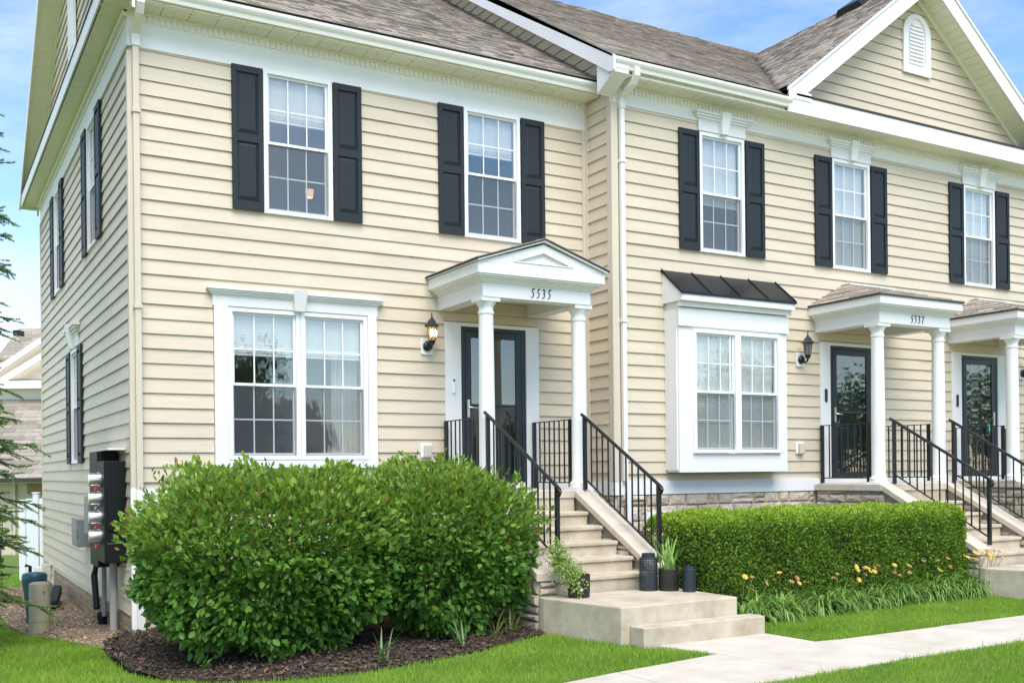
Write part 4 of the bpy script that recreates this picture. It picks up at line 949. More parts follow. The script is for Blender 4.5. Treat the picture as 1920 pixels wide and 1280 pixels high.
# wall lanterns
def wall_lantern(x, yw, z, lit, label):
    T = thing('wall_lantern', (x, yw, z), label, 'wall lantern', 'wall lanterns by the doors')
    build(MB().prism([(x - .08, z - .09), (x - .065, z - .105), (x + .065, z - .105), (x + .08, z - .09), (x + .08, z + .09), (x + .065, z + .105), (x - .065, z + .105), (x - .08, z + .09)], lambda p, q, t: (p, t, q), yw - .045, yw - .01), 'mounting_block', 'vinylwhite', T, bev=.004)
    m = MB().lathe([(.012, -.02), (.062, -.018), (.066, 0), (.05, .02), (.02, .035)], (0, 0, 0), 18)
    m.v = [(x + a, yw - .045 - .02 - c, z + b) for a, b, c in m.v]; m.tube([(x, yw - .07, z - .01), (x, yw - .13, z - .05), (x, yw - .18, z - .03), (x, yw - .19, z + .03)], [.02, .016, .014, .022], 8); build(m, 'bracket', 'blackmetal', T, smooth=True)
    c = (x, yw - .19, z)
    m = MB().lathe([(.02, .0), (.035, .015), (.045, .045), (.047, .06)], c, 6); build(m, 'base_cup', 'blackmetal', T)
    m = MB().lathe([(.105, .235), (.10, .25), (.07, .265), (.05, .305), (.02, .335), (.018, .35), (.006, .36), (.010, .385), (.003, .41)], c, 6); build(m, 'lantern_roof', 'lantern', T)
    m = MB().lathe([(.042, .062), (.066, .235)], c, 6); build(m, 'lantern_glass', 'lampglass' if lit else 'lampglass2', T)
    m = MB()
    for k in range(6):
        t = 2 * math.pi * k / 6; m.tube([(c[0] + .044 * math.cos(t), c[1] + .044 * math.sin(t), z + .06), (c[0] + .068 * math.cos(t), c[1] + .068 * math.sin(t), z + .236)], .005, 4)
    m.lathe([(.07, .228), (.072, .236)], c, 6); build(m, 'lantern_cage', 'blackmetal', T)
    if lit:
        for d in (-.028, .03): build(MB().lathe([(.002, .10), (.013, .12), (.016, .165), (.004, .205)], (c[0] + d, c[1] - .046, z), 8), 'bulb', 'bulb', T, smooth=True)
wall_lantern(5.625, YA, 3.365, True, 'lit carriage lantern on the wall left of the 5535 door')
wall_lantern(11.56, YB, 3.405, False, 'unlit carriage lantern between the box window and the 5537 door')
wall_lantern(16.98, YB, 3.405, False, 'unlit carriage lantern behind the right column at the last door')
for (F, P, x, z, y) in ((FA, HA, 5.605, 2.04, YA), (FB, HB, 11.535, 2.07, YB)):
    m = MB(); fbox(m, F, x - .08, x + .08, .01, .04, z - .09, z + .09); O = build(m, 'outlet_cover', 'vinylwhite', P, bev=.012)
    m = MB(); fbox(m, F, x - .045, x + .055, .04, .085, z - .085, z + .075); build(m, 'outlet_lid', 'outlet', O, bev=.012)

# =================================================================== OBJECTS ON THE STEPS
def pot(name, label, x, y, r, h):
    T = thing(name, (x, y, .46), label, 'planter', None)
    build(MB().lathe([(r * .93, 0), (r * .97, .02), (r * .97, h * .24), (r * .985, h * .25), (r, h), (r * .93, h), (r * .92, h * .86), (.0, h * .86)], (x, y, .462), 32), 'pot', 'pot', T, smooth=True)
    build(MB().lathe([(.0, h * .86), (r * .92, h * .865)], (x, y, .4625), 20), 'soil', 'mulch', T)
    return T
def blade_mesh(name, n, h, wid, spread, m='lily', cols=((.10, .22, .045), (.16, .30, .06)), seed=0, seg=6, droop=1.0, stiff=.5):
    rr = np.random.default_rng(seed); F = []; C = []
    for i in range(n):
        az = rr.uniform(0, 2 * math.pi); L_ = h * rr.uniform(.6, 1.15); tilt = rr.uniform(.05, spread); bend = droop * rr.uniform(.5, 1.3); wd = wid * rr.uniform(.7, 1.2)
        p = np.array([rr.normal(0, .03), rr.normal(0, .03), 0.0]); d = np.array([math.cos(az), math.sin(az)]); side = np.array([-d[1], d[0], 0]) * wd / 2
        th_ = tilt; pts = [p.copy()]
        for k in range(seg):
            s = L_ / seg; p = p + np.array([d[0] * math.sin(th_) * s, d[1] * math.sin(th_) * s, math.cos(th_) * s]); pts.append(p.copy()); th_ += bend / seg * (1 + k * .35)
        t = rr.uniform(); c = np.array(cols[0]) * (1 - t) + np.array(cols[1]) * t
        if rr.uniform() < .04: c = np.array((.45, .36, .12))
        for k in range(seg):
            w0 = min(1, 1.0 - .9 * (k / seg) ** 2); w1 = max(.06, 1.0 - .95 * ((k + 1) / seg) ** 2)
            F.append([pts[k] - side * w0, pts[k] + side * w0, pts[k + 1] + side * w1, pts[k + 1] - side * w1]); C.append(c)
    return arrmesh(name, np.array(F), 4, m, np.array(C))
P1 = pot('flower_pot', 'round black pot with a trailing pale-flowered plant on the left of the platform', 5.90, 8.86, .118, .235)
P2 = pot('flower_pot', 'round black pot with upright green iris leaves between two metal lanterns', 7.03, 8.80, .112, .235)
put('iris_leaves', blade_mesh('iris_leaves', 34, .40, .022, .45, cols=((.22, .42, .09), (.36, .58, .15)), seed=4, droop=.35), P2, (7.03, 8.80, .66))
put('dry_leaves', blade_mesh('dry_leaves', 5, .34, .012, 1.2, cols=((.50, .38, .16), (.60, .46, .22)), seed=14, droop=2.2), P2, (7.03, 8.80, .67))
def leaf_cloud(pts, dirs, size, cols, asp=.55, fold=.25, m='leafA', name='foliage', rng=RNG):
    """pointed leaves as 2 folded quads each (4 corner kite halves)"""
    n = len(pts); d = dirs / np.linalg.norm(dirs, axis=1, keepdims=True)
    r = rng.normal(size=(n, 3)); s = np.cross(d, r); s /= np.linalg.norm(s, axis=1, keepdims=True); nn = np.cross(s, d)
    L_ = size * rng.uniform(.65, 1.25, n); W = L_ * asp * .5
    tip = pts + d * L_[:, None]; q1 = pts + d * (L_ * .35)[:, None]; q2 = pts + d * (L_ * .7)[:, None]; up_ = nn * (W * fold)[:, None]
    a1 = q1 + s * W[:, None] + up_; a2 = q2 + s * (W * .75)[:, None] + up_; b1 = q1 - s * W[:, None] + up_; b2 = q2 - s * (W * .75)[:, None] + up_
    f1 = np.stack([pts, a1, a2, tip], 1); f2 = np.stack([pts, tip, b2, b1], 1)
    return arrmesh(name, np.concatenate([f1, f2]), 4, m, np.concatenate([cols, cols]))
def mixcol(n, a, b, rng=RNG, pw=1.0):
    t = rng.uniform(size=(n, 1)) ** pw; return np.array(a) * (1 - t) + np.array(b) * t
# trailing plant
spine = np.array([[5.70, 8.93, .98], [5.70, 8.92, .86], [5.74, 8.88, .74], [5.82, 8.83, .68], [5.83, 8.78, .58]])
n = 1500; t = RNG.uniform(0, 3.999, n); i = t.astype(int); f = (t - i)[:, None]; pp = spine[i] * (1 - f) + spine[i + 1] * f + RNG.normal(0, .052, (n, 3)) * np.array([1, 1, 1.2])
put('trailing_plant', leaf_cloud(pp, RNG.normal(size=(n, 3)) + np.array([0, 0, .3]), .034, mixcol(n, (.20, .34, .06), (.44, .54, .15)), name='trailing_plant'), P1)
put('small_flowers', leaf_cloud(pp[:60] + RNG.normal(0, .02, (60, 3)), RNG.normal(size=(60, 3)), .030, mixcol(60, (.75, .58, .52), (.85, .78, .70)), asp=.9, name='small_flowers'), P1)
m = MB()
for k in range(7):
    a = random.uniform(-.03, .03); m.tube([(5.90 + a, 8.86, .68), (5.80 + a, 8.9, .80), (5.71 + a, 8.93, .92 + random.uniform(-.05, .1))], .003, 4)
build(m, 'stems', 'stem', P1)
def metal_lantern(x, y, r, h, label, n_u=30):
    T = thing('perforated_lantern', (x, y, .46), label, 'lantern', 'perforated metal lanterns on the platform')
    build(MB().lathe([(r * .7, h * .90), (r * .98, h * .885), (r * 1.0, h * .87), (r * 1.0, h * .85), (r * .97, h * .85)], (x, y, .462), 28), 'top_rim', 'lantern', T, smooth=True)
    build(MB().lathe([(r * .72, h * .88), (r * .72, h), (r * .67, h), (r * .66, h * .88)], (x, y, .462), 28), 'neck', 'lantern', T, smooth=True)
    build(MB().lathe([(r * .96, 0), (r, 0), (r, h * .06), (r * .96, h * .06)], (x, y, .462), 28), 'base', 'lantern', T)
    build(MB().lathe([(0, .004), (r * .95, .005)], (x, y, .462), 20), 'floor', 'lantern', T)
    m = MB(); nu = n_u; rows = int((h * .79) / .016)
    P = lambda a, z, q: (x + (r - q) * math.cos(a), y + (r - q) * math.sin(a), .462 + z)
    for k in range(nu):
        a0, a1 = 2 * math.pi * (k - .30) / nu, 2 * math.pi * (k + .30) / nu
        m.add([P(a0, h * .06, 0), P(a1, h * .06, 0), P(a1, h * .86, 0), P(a0, h * .86, 0)], [(0, 1, 2, 3)])
    for j in range(rows + 1):
        z = h * .06 + h * .79 * j / rows
        for k in range(nu):
            a0, a1 = 2 * math.pi * k / nu, 2 * math.pi * (k + 1) / nu; m.add([P(a0, z - .0045, .0006), P(a1, z - .0045, .0006), P(a1, z + .0045, .0006), P(a0, z + .0045, .0006)], [(0, 1, 2, 3)])
    build(m, 'mesh_wall', 'lantern', T)
    m = MB(); m.tube([(x + r * math.cos(t_), y - r * .2 - r * .9 * math.sin(t_ * 1.0) * .35, .462 + h * .82 - r * 1.25 * math.sin(t_)) for t_ in [math.pi * q / 14 for q in range(15)]], .0025, 5); build(m, 'wire_handle', 'lantern', T)
metal_lantern(6.855, 8.93, .100, .40, 'taller dark perforated metal lantern standing against the bottom step', 34)
metal_lantern(7.13, 8.58, .072, .275, 'smaller dark perforated metal lantern at the front right beside the iris pot', 26)

# =================================================================== SHRUBS, HEDGE
def superpts(n, c, rx, ry, rz, shell_=.28, px=3.0, rng=RNG, taper=.25):
    u = rng.normal(size=(n, 3)); u /= np.linalg.norm(u, axis=1, keepdims=True)
    k = (np.abs(u[:, 0]) ** px + np.abs(u[:, 1]) ** px + np.abs(u[:, 2]) ** px) ** (-1 / px)
    lump = 1 + .09 * np.sin(u[:, 0] * 7 + c[0]) * np.sin(u[:, 1] * 6 + 1) + .07 * np.sin(u[:, 2] * 9 + u[:, 0] * 5 + c[0] * 3) + .05 * np.sin(u[:, 0] * 17 + 2 * c[0]) * np.sin(u[:, 2] * 15)
    lump = lump + np.where(rng.uniform(size=n) < .06, rng.uniform(0, .12, n), 0)
    rad = (1 - shell_ * rng.uniform(size=n) ** 1.5) * lump
    q = u * (k * rad)[:, None]; nn = q.copy()
    sc_ = 1 - taper * np.clip(-q[:, 2], 0, 1)
    p = np.stack([c[0] + q[:, 0] * rx * sc_, c[1] + q[:, 1] * ry * sc_, c[2] + q[:, 2] * rz * (1 + np.where(q[:, 2] < 0, .10 * np.sin(q[:, 0] * 9 + c[0]) + .08 * np.sin(q[:, 0] * 21 + q[:, 1] * 13) - .06, .05 * np.sin(q[:, 0] * 11 + c[0]) + .04 * np.sin(q[:, 0] * 25)))], 1)
    return p, u
def shrub(label, c, rx, ry, rz, n, seed, pfac=3.6):
    rng = np.random.default_rng(seed)
    T = thing('shrub', (c[0], c[1], .05), label, 'shrub', 'leafy shrubs in the mulch bed')
    p, u = superpts(n, c, rx, ry, rz, .42, pfac, rng, taper=.27)
    # holes: drop leaves in patches so stems and wall show through
    hol = np.sin(p[:, 0] * 4.1 + seed * 1.7) * np.sin(p[:, 2] * 5.3 + .9 * seed)
    keep = ~((hol > .70) & (u[:, 2] < .15) & (rng.uniform(size=len(p)) < .62)); p, u = p[keep], u[keep]
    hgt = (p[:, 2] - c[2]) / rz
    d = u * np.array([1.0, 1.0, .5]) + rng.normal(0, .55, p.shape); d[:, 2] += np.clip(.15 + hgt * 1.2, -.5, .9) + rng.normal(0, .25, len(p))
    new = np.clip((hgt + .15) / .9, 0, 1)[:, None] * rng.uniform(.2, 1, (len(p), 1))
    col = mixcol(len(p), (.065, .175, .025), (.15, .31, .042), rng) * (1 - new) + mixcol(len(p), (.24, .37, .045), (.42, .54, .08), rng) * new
    br = (rng.uniform(size=len(p)) < .035) & (hgt > .1); col[br] = np.array((.30, .19, .05))
    sz = np.where(hgt > .35, .062, .060)
    # the 300 leaves that show largest (nearest the camera) are parts of their own
    fr = (p[:, 1] < c[1] - ry * .78) & (rng.uniform(size=len(p)) < .5); idx = np.where(fr)[0][:300]; rest = np.ones(len(p), bool); rest[idx] = False
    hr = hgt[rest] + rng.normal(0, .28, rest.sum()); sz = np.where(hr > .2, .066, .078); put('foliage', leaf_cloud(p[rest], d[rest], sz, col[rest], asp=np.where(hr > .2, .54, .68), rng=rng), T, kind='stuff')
    lm = []
    for q in range(4):
        mb = MB(); w_ = .5 * .62 * .070; L_ = .072; f_ = .008 + .004 * q
        mb.add([(0, 0, 0), (L_ * .35, w_, f_), (L_ * .7, w_ * .75, f_ * .8), (L_, 0, 0), (L_ * .7, -w_ * .75, f_ * .8), (L_ * .35, -w_, f_), (L_ * .5, 0, -.001)], [(0, 6, 1), (1, 6, 2), (2, 6, 3), (3, 6, 4), (4, 6, 5), (5, 6, 0)])
        lm.append(mb.mesh('leaf', 'leaf'))
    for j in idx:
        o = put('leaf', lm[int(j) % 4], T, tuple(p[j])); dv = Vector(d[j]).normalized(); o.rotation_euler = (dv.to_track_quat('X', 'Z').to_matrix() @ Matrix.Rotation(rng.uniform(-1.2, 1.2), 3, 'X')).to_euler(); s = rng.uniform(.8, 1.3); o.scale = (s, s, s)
    # shoots sticking out on top
    sp = []; sd_ = []; m = MB(); rr = random.Random(seed)
    for k in range(95):
        a, b = rr.uniform(-.9, .9), rr.uniform(-.9, .8); base = Vector((c[0] + a * rx, c[1] + b * ry, c[2] + rz * (.84 - .16 * (a * a + b * b)))); L_ = rr.uniform(.06, .24); tip = base + Vector((rr.uniform(-.07, .07) + a * .08, rr.uniform(-.07, .07) - .04, L_))
        if k > 62: sd0 = -1 if rr.random() < .5 else 1; base = Vector((c[0] + sd0 * rx * .86, c[1] + rr.uniform(-.8, .3) * ry, c[2] + rr.uniform(-.3, .6) * rz)); tip = base + Vector((sd0 * rr.uniform(.06, .18), rr.uniform(-.1, .05), rr.uniform(-.02, .16))); m.tube([base, tip], .003, 4)
        for q in range(9):
            t_ = q / 8; pp_ = base.lerp(tip, t_); az = rr.uniform(0, 6.28); sp.append(pp_); sd_.append((math.cos(az), math.sin(az), .9 + t_))
    put('top_shoots', leaf_cloud(np.array([tuple(v) for v in sp]), np.array(sd_), .058, mixcol(len(sp), (.10, .21, .03), (.22, .34, .05), rng), asp=.5, rng=rng), T)
    # stems
    for k in range(34):
        a, b = rr.uniform(-.32, .32), rr.uniform(-.3, .3); e_ = Vector((c[0] + rr.uniform(-.85, .85) * rx, c[1] + rr.uniform(-.8, .8) * ry, c[2] + rr.uniform(-.1, .7) * rz)); b0 = Vector((c[0] + a * rx, c[1] + b * ry, gz(c[0], c[1]) - .02)); mid_ = b0.lerp(e_, .5) + Vector((rr.uniform(-.08, .08), rr.uniform(-.08, .08), .08)); m.tube([b0, mid_, e_], [.010, .007, .003], 5)
    build(m, 'stems', 'stem', T); return T
shrub('large rounded green shrub at the house corner under the twin window', (3.0, 9.72, .95), 1.27, .84, .85, 29000, 3)
shrub('rounded green shrub between the big corner shrub and the 5535 steps', (4.70, 9.64, .96), .88, .74, .85, 20000, 5)

def hedge(label, x0, x1, y0, y1, z0, z1, n):
    rng = np.random.default_rng(9); T = thing('boxwood_hedge', ((x0 + x1) / 2, (y0 + y1) / 2, z0), label, 'hedge')
    cx_, cy_, cz_ = (x0 + x1) / 2, (y0 + y1) / 2, z0 - .3 * 0
    hx, hy, hz = (x1 - x0) / 2, (y1 - y0) / 2, z1 - z0
    # sample surface: rounded box with soft shoulders
    pr = rng.uniform(size=n); P = np.zeros((n, 3)); Nn = np.zeros((n, 3))
    a = rng.uniform(-1, 1, n); b = rng.uniform(-1, 1, n); h = rng.uniform(0, 1, n) ** .9
    f = pr < .44; t = (pr >= .44) & (pr < .84); e1 = (pr >= .84) & (pr < .92); e2 = pr >= .92
    P[f] = np.stack([a[f], -np.ones(f.sum()), h[f]], 1); Nn[f] = (0, -1, 0); P[t] = np.stack([a[t], b[t], np.ones(t.sum())], 1); Nn[t] = (0, 0, 1)
    P[e1] = np.stack([-np.ones(e1.sum()), b[e1], h[e1]], 1); Nn[e1] = (-1, 0, 0); P[e2] = np.stack([np.ones(e2.sum()), b[e2], h[e2]], 1); Nn[e2] = (1, 0, 0)
    # round the corners
    rad = .20
    X = P[:, 0] * hx; Y = P[:, 1] * hy; Z = P[:, 2] * hz
    ix = np.clip(X, -(hx - rad), hx - rad); iy = np.clip(Y, -(hy - rad), hy - rad); iz = np.minimum(Z, hz - rad)
    dv = np.stack([X - ix, Y - iy, Z - iz], 1); ln = np.linalg.norm(dv, axis=1, keepdims=True); dn = np.where(ln > 1e-6, dv / np.maximum(ln, 1e-6), Nn)
    base = np.stack([ix, iy, iz], 1)
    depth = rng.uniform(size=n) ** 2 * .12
    lump = .030 * np.sin(X * 5 + Z * 4) * np.sin(Y * 6 + 2) + .022 * np.sin(X * 11 + 1) * np.sin(Z * 10) + rng.normal(0, .010, n)
    p = base + dn * (np.minimum(ln[:, 0], rad)[:, None] * 0 + rad - depth[:, None] + lump[:, None])
    p += np.array([cx_, cy_, z0])
    d = dn * .8 + rng.normal(0, .6, (n, 3)); d[:, 2] += .55
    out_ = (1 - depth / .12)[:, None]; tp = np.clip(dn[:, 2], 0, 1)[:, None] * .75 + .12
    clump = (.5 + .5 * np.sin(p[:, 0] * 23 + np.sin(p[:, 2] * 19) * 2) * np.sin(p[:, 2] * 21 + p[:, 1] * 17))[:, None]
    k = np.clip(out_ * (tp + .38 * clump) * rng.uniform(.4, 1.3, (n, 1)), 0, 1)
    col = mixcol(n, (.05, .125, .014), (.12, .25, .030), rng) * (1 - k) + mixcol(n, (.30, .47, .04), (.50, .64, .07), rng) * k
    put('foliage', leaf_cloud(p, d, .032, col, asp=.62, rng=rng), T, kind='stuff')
    m = MB().box(x0 + .2, x1 - .2, y0 + .2, y1 - .2, z0 + .15, z1 - .2); build(m, 'inner_growth', 'stem', T)
    m = MB()
    for q in range(26): xx = x0 + .2 + (x1 - x0 - .4) * q / 25; m.tube([(xx, cy_, z0 - .05), (xx + random.uniform(-.1, .1), cy_ + random.uniform(-.2, .2), z0 + .35)], .012, 5)
    build(m, 'stems', 'stem', T)
hedge('clipped boxwood hedge between the 5535 steps and the 5537 steps', 7.36, 11.92, 8.62, 9.75, .10, 1.25, 84000)

# daylilies in front of the hedge
lvar = [blade_mesh('daylily_blades', 210, .50, .021, .85, seed=20 + k, cols=((.12, .27, .05), (.32, .50, .11)), droop=2.1) for k in range(3)]
def flower_mesh(name, m, s=.046):
    mb = MB()
    for k in range(6):
        a = k * math.pi / 3; c_, s_ = math.cos(a), math.sin(a); w_ = .35
        p = lambda r, z, o: (r * c_ - o * s_, r * s_ + o * c_, z)
        mb.add([p(.004, 0, 0), p(s * .55, s * .55, s * w_), p(s, s * .45, 0), p(s * .55, s * .55, -s * w_)], [(0, 1, 2, 3)])
    return mb.mesh(name, m)
FL_ = flower_mesh('flower', 'petal'); FD_ = flower_mesh('faded_flower', 'petaldry', .035)
lil = [(7.62, 8.42), (7.98, 8.55), (8.3, 8.52), (8.62, 8.60), (8.98, 8.56), (9.32, 8.62), (9.66, 8.60), (10.0, 8.66), (10.34, 8.64), (10.68, 8.70), (11.02, 8.66), (11.34, 8.72), (11.72, 8.62), (12.05, 8.62)]
nfl = [1, 0, 1, 1, 0, 1, 4, 2, 1, 1, 1, 1, 6, 7]
wh = ['first beside the platform of the 5535 steps', 'second from the 5535 platform', 'third from the 5535 platform', 'fourth from the 5535 platform', 'fifth from the 5535 platform', 'sixth from the 5535 platform',
      'seventh from the 5535 platform with a cluster of yellow blooms', 'eighth from the 5535 platform', 'sixth from the 5537 steps', 'fifth from the 5537 steps with faded blooms', 'fourth from the 5537 steps', 'third from the 5537 steps', 'second from the 5537 steps with many yellow blooms', 'nearest the 5537 steps with yellow blooms']
rr = random.Random(5)
for i, (x, y) in enumerate(lil):
    y -= .10
    T = thing('daylily', (x, y, .08), 'daylily clump, ' + wh[i], 'daylily', 'daylilies along the foot of the hedge')
    o = put('leaves', lvar[i % 3], T, (x, y, .08)); o.rotation_euler.z = i * 1.3; s = rr.uniform(.85, 1.1); o.scale = (s, s, s * (1.15 if i > 10 else 1))
    for k in range(nfl[i] + 2):
        hx_, hy_, hz_ = x + rr.uniform(-.20, .20), y + rr.uniform(-.16, .10), .08 + rr.uniform(.36, .52) + (.10 if i > 11 else 0)
        build(MB().tube([(x, y, .1), ((x + hx_) / 2, (y + hy_) / 2, .08 + (hz_ - .08) * .6), (hx_, hy_, hz_)], .003, 4), 'flower_stalk', 'leaf', T)
        f_ = k < nfl[i]; o = put('flower' if f_ else 'faded_flower', FL_ if f_ else FD_, T, (hx_, hy_, hz_)); o.rotation_euler = (rr.uniform(.1, 1.0), rr.uniform(-.5, .5), rr.uniform(-.6, .6)); s = rr.uniform(.75, 1.1); o.scale = (s, s, s)

# sparse iris sprouts in the mulch bed
iv = blade_mesh('iris_blades', 9, .38, .020, .7, seed=31, cols=((.10, .19, .06), (.17, .27, .09)), droop=.5)
iv2 = blade_mesh('iris_blades', 16, .34, .016, .8, seed=33, cols=((.11, .20, .05), (.30, .33, .10)), droop=.8)
for (x, y, mm, lb) in ((3.62, 8.66, iv, 'single grassy sprout in the mulch in front of the big corner shrub'), (5.02, 9.02, iv2, 'loose iris sprouts in the mulch just left of the concrete platform'), (5.30, 9.22, iv2, 'yellowing iris clump beside the stone side wall of the 5535 steps'), (4.55, 8.86, iv, 'flopped grassy sprout at the foot of the smaller shrub')):
    T = thing('iris_plant', (x, y, .03), lb, 'plant', 'iris sprouts in the mulch'); o = put('leaves', mm, T, (x, y, gz(x, y) + .02)); o.rotation_euler.z = x * 3

# =================================================================== GROUND COVER (stuff)
def chips(name, poly, n, size, cols, seed, m='chips', zoff=.03, flat=.35):
    rng = np.random.default_rng(seed); xs = [p[0] for p in poly]; ys = [p[1] for p in poly]; X = rng.uniform(min(xs), max(xs), n * 3); Y = rng.uniform(min(ys), max(ys), n * 3); k = inpoly(X, Y, poly); X, Y = X[k][:n], Y[k][:n]; n = len(X)
    Z = np.array([gz(a, b) for a, b in zip(X, Y)]) + zoff + (.05 * np.clip((Y - 8.6) / 1.5, 0, 1) if name != 'gravel_stones' else 0) + rng.uniform(-.01, .012, n)
    c = np.stack([X, Y, Z], 1); a = rng.uniform(0, 6.28, n); t = rng.normal(0, flat, n); L_ = size * rng.uniform(.4, 1.5, n); W = L_ * rng.uniform(.2, .6, n)
    d = np.stack([np.cos(a) * np.cos(t), np.sin(a) * np.cos(t), np.sin(t)], 1); s = np.stack([-np.sin(a), np.cos(a), rng.normal(0, flat, n)], 1)
    q = np.stack([c - d * L_[:, None] - s * W[:, None], c + d * L_[:, None] - s * W[:, None], c + d * L_[:, None] + s * W[:, None], c - d * L_[:, None] + s * W[:, None]], 1)
    return put(name, arrmesh(name, q, 4, m, mixcol(n, cols[0], cols[1], rng, 2.0)), kind='stuff')
chips('mulch_chips', MULCH, 15000, .016, ((.034, .022, .014), (.19, .13, .085)), 1)
chips('mulch_chips', BED2, 7000, .016, ((.035, .025, .018), (.24, .17, .11)), 2)
chips('gravel_stones', GRAVEL, 8000, .012, ((.20, .13, .08), (.62, .50, .36)), 3, zoff=.014)
def grass(name, poly, n, h, seed, c0=(.15, .32, .024), c1=(.42, .60, .08), wid=.0045):
    rng = np.random.default_rng(seed); xs = [p[0] for p in poly]; ys = [p[1] for p in poly]; X = rng.uniform(min(xs), max(xs), n * 3); Y = rng.uniform(min(ys), max(ys), n * 3); k = inpoly(X, Y, poly)
    X, Y = X[k], Y[k]
    # keep what the place in front of the houses shows from the walk
    dd = X * fwd.x + Y * fwd.y; ll = X * rgt.x + Y * rgt.y; k = (dd > 3.5) & (np.abs(ll) < dd * .56 + .6); X, Y = X[k][:n], Y[k][:n]; n = len(X)
    Z = np.array([gz(a, b) for a, b in zip(X, Y)]) - .015
    pat = .5 + .5 * np.sin(X * 2.1 + np.sin(Y * 1.7) * 1.5) * np.sin(Y * 2.6 + 1 + np.sin(X * 1.3)); pat2 = .5 + .5 * np.sin(X * 6.3 + 2) * np.sin(Y * 7.1 + X)
    pat = pat * .8 + .2 * rng.uniform(size=n); H_ = h * rng.uniform(.55, 1.25, n) * (.8 + .35 * pat2); tall = rng.uniform(size=n) < .006; H_[tall] *= 2.1; a = rng.uniform(0, 6.28, n); lean = rng.normal(0, .5, n); lb = rng.uniform(0, 6.28, n)
    b = np.stack([X, Y, Z], 1); s = np.stack([np.cos(a), np.sin(a), 0 * a], 1) * (wid * rng.uniform(.6, 1.3, n))[:, None]
    tip = b + np.stack([np.cos(lb) * np.abs(lean) * H_, np.sin(lb) * np.abs(lean) * H_, H_], 1)
    q = np.stack([b - s, b + s, tip], 1); t = np.clip(.42 * pat + .25 * pat2 + .55 * rng.uniform(size=n) - .1, 0, 1)[:, None]; col = np.array(c0) * (1 - t) + np.array(c1) * t; dry = rng.uniform(size=n) < (.03 + .10 * (np.sin(X * 3.7 + 1) * np.sin(Y * 4.3) > .6)); col[dry] = (.42, .42, .16)
    return put(name, arrmesh(name, q, 3, 'grass', col), kind='stuff')
LAWN_L = [(-3.0, 5.55), (3.45, 6.66), (5.0, 6.97), (6.2, 7.16), (6.02, 7.6), (5.93, 7.75), (5.9, 8.0), (5.80, 8.1), (5.70, 8.92), (5.2, 8.83), (4.65, 8.6), (4.0, 8.43), (3.41, 8.34), (2.75, 8.47), (2.13, 8.75), (1.78, 9.12), (1.60, 9.6), (1.56, 10.4), (1.58, 11.25), (1.42, 11.75), (1.14, 12.6), (.98, 13.4), (-3, 13.4)]
LAWN_BACK = [(-3, 13.4), (.98, 13.4), (.97, 14), (1.0, 22), (2, 22), (2, 27), (-6, 27)]
LAWN_R = [(7.47, 7.86), (7.5, 7.16), (7.8, 7.10), (19, 7.24), (19, 8.6), (12.2, 8.60), (11.4, 8.58), (10.2, 8.50), (9.0, 8.44), (7.8, 8.36), (7.46, 8.18)]
LAWN_F = [(3.2, 4.2), (5.2, 5.93), (7.75, 6.05), (19, 6.14), (19, 3.0), (5.0, 2.6)]
for nm, poly in (('lawn', LAWN_L), ('lawn', LAWN_R), ('lawn', LAWN_F), ('lawn', LAWN_BACK)): sheet(nm, 'soil', poly, lambda x, y: -.004, step=.8)
grass('lawn_grass', LAWN_L, 150000, .052, 1); grass('lawn_grass', LAWN_R, 75000, .050, 2); grass('lawn_grass', LAWN_F, 90000, .055, 3); grass('lawn_grass', LAWN_BACK, 25000, .06, 4, wid=.008)

# =================================================================== LEFT SIDE: METERS, PEDESTALS, FENCE, SPRUCE, NEIGHBOUR
T = thing('electric_meter_bank', (1.9, 12.8, .6), 'black electric meter bank with four round glass meters and conduits on the side wall', 'meter bank')
build(MB().box(1.80, 2.03, 12.25, 12.75, .78, 1.93), 'breaker_cabinet', 'meterblack', T, bev=.006)
build(MB().box(1.80, 2.03, 12.752, 13.35, .70, 2.05), 'meter_cabinet', 'meterblack', T, bev=.006)
build(MB().box(1.84, 2.03, 12.23, 13.4, 2.052, 2.075), 'rain_cap', 'white', T)
bx('cabinet_door', 'meterblack', T, 1.84, 1.99, 12.235, 12.25, 1.15, 1.62); bx('cabinet_seam', 'greybox', T, 1.83, 2.0, 12.2465, 12.25, 1.0, 1.004)
for k in range(4):
    z = 1.72 - .215 * k
    mm = MB().lathe([(.088, -.05), (.088, .03), (.078, .032), (.078, .10), (.072, .125), (.05, .13)], (0, 0, 0), 22); mm.v = [(1.80 - c, 12.50 + a, z + b) for a, b, c in mm.v]; mt = build(mm, 'meter', 'steel', T, smooth=True)
    mm = MB().tube([(1.74, 12.41, z - .085), (1.73, 12.41, z - .125)], .014, 8)
    if k != 1: build(mm, 'red_seal', 'red', T)
    else: build(mm, 'grey_seal', 'greybox', T)
build(MB().tube([(1.96, 12.7, .80), (1.96, 12.7, -.05)], .045, 14), 'conduit', 'pvc', T, smooth=True)
build(MB().tube([(1.96, 13.4, .74), (1.96, 13.4, .05)], .028, 10), 'conduit', 'greybox', T, smooth=True)
build(MB().tube([(1.98, 14.05, 1.9), (1.98, 14.05, .7), (1.93, 14.0, .5), (1.93, 13.8, .1)], .040, 10), 'conduit', 'meterblack', T, smooth=True, label='dark flexible conduit')
build(MB().lathe([(.05, 0), (.062, .1), (.062, .14), (.045, .15)], (1.95, 13.5, -.06), 12), 'conduit_boot', 'meterblack', T)
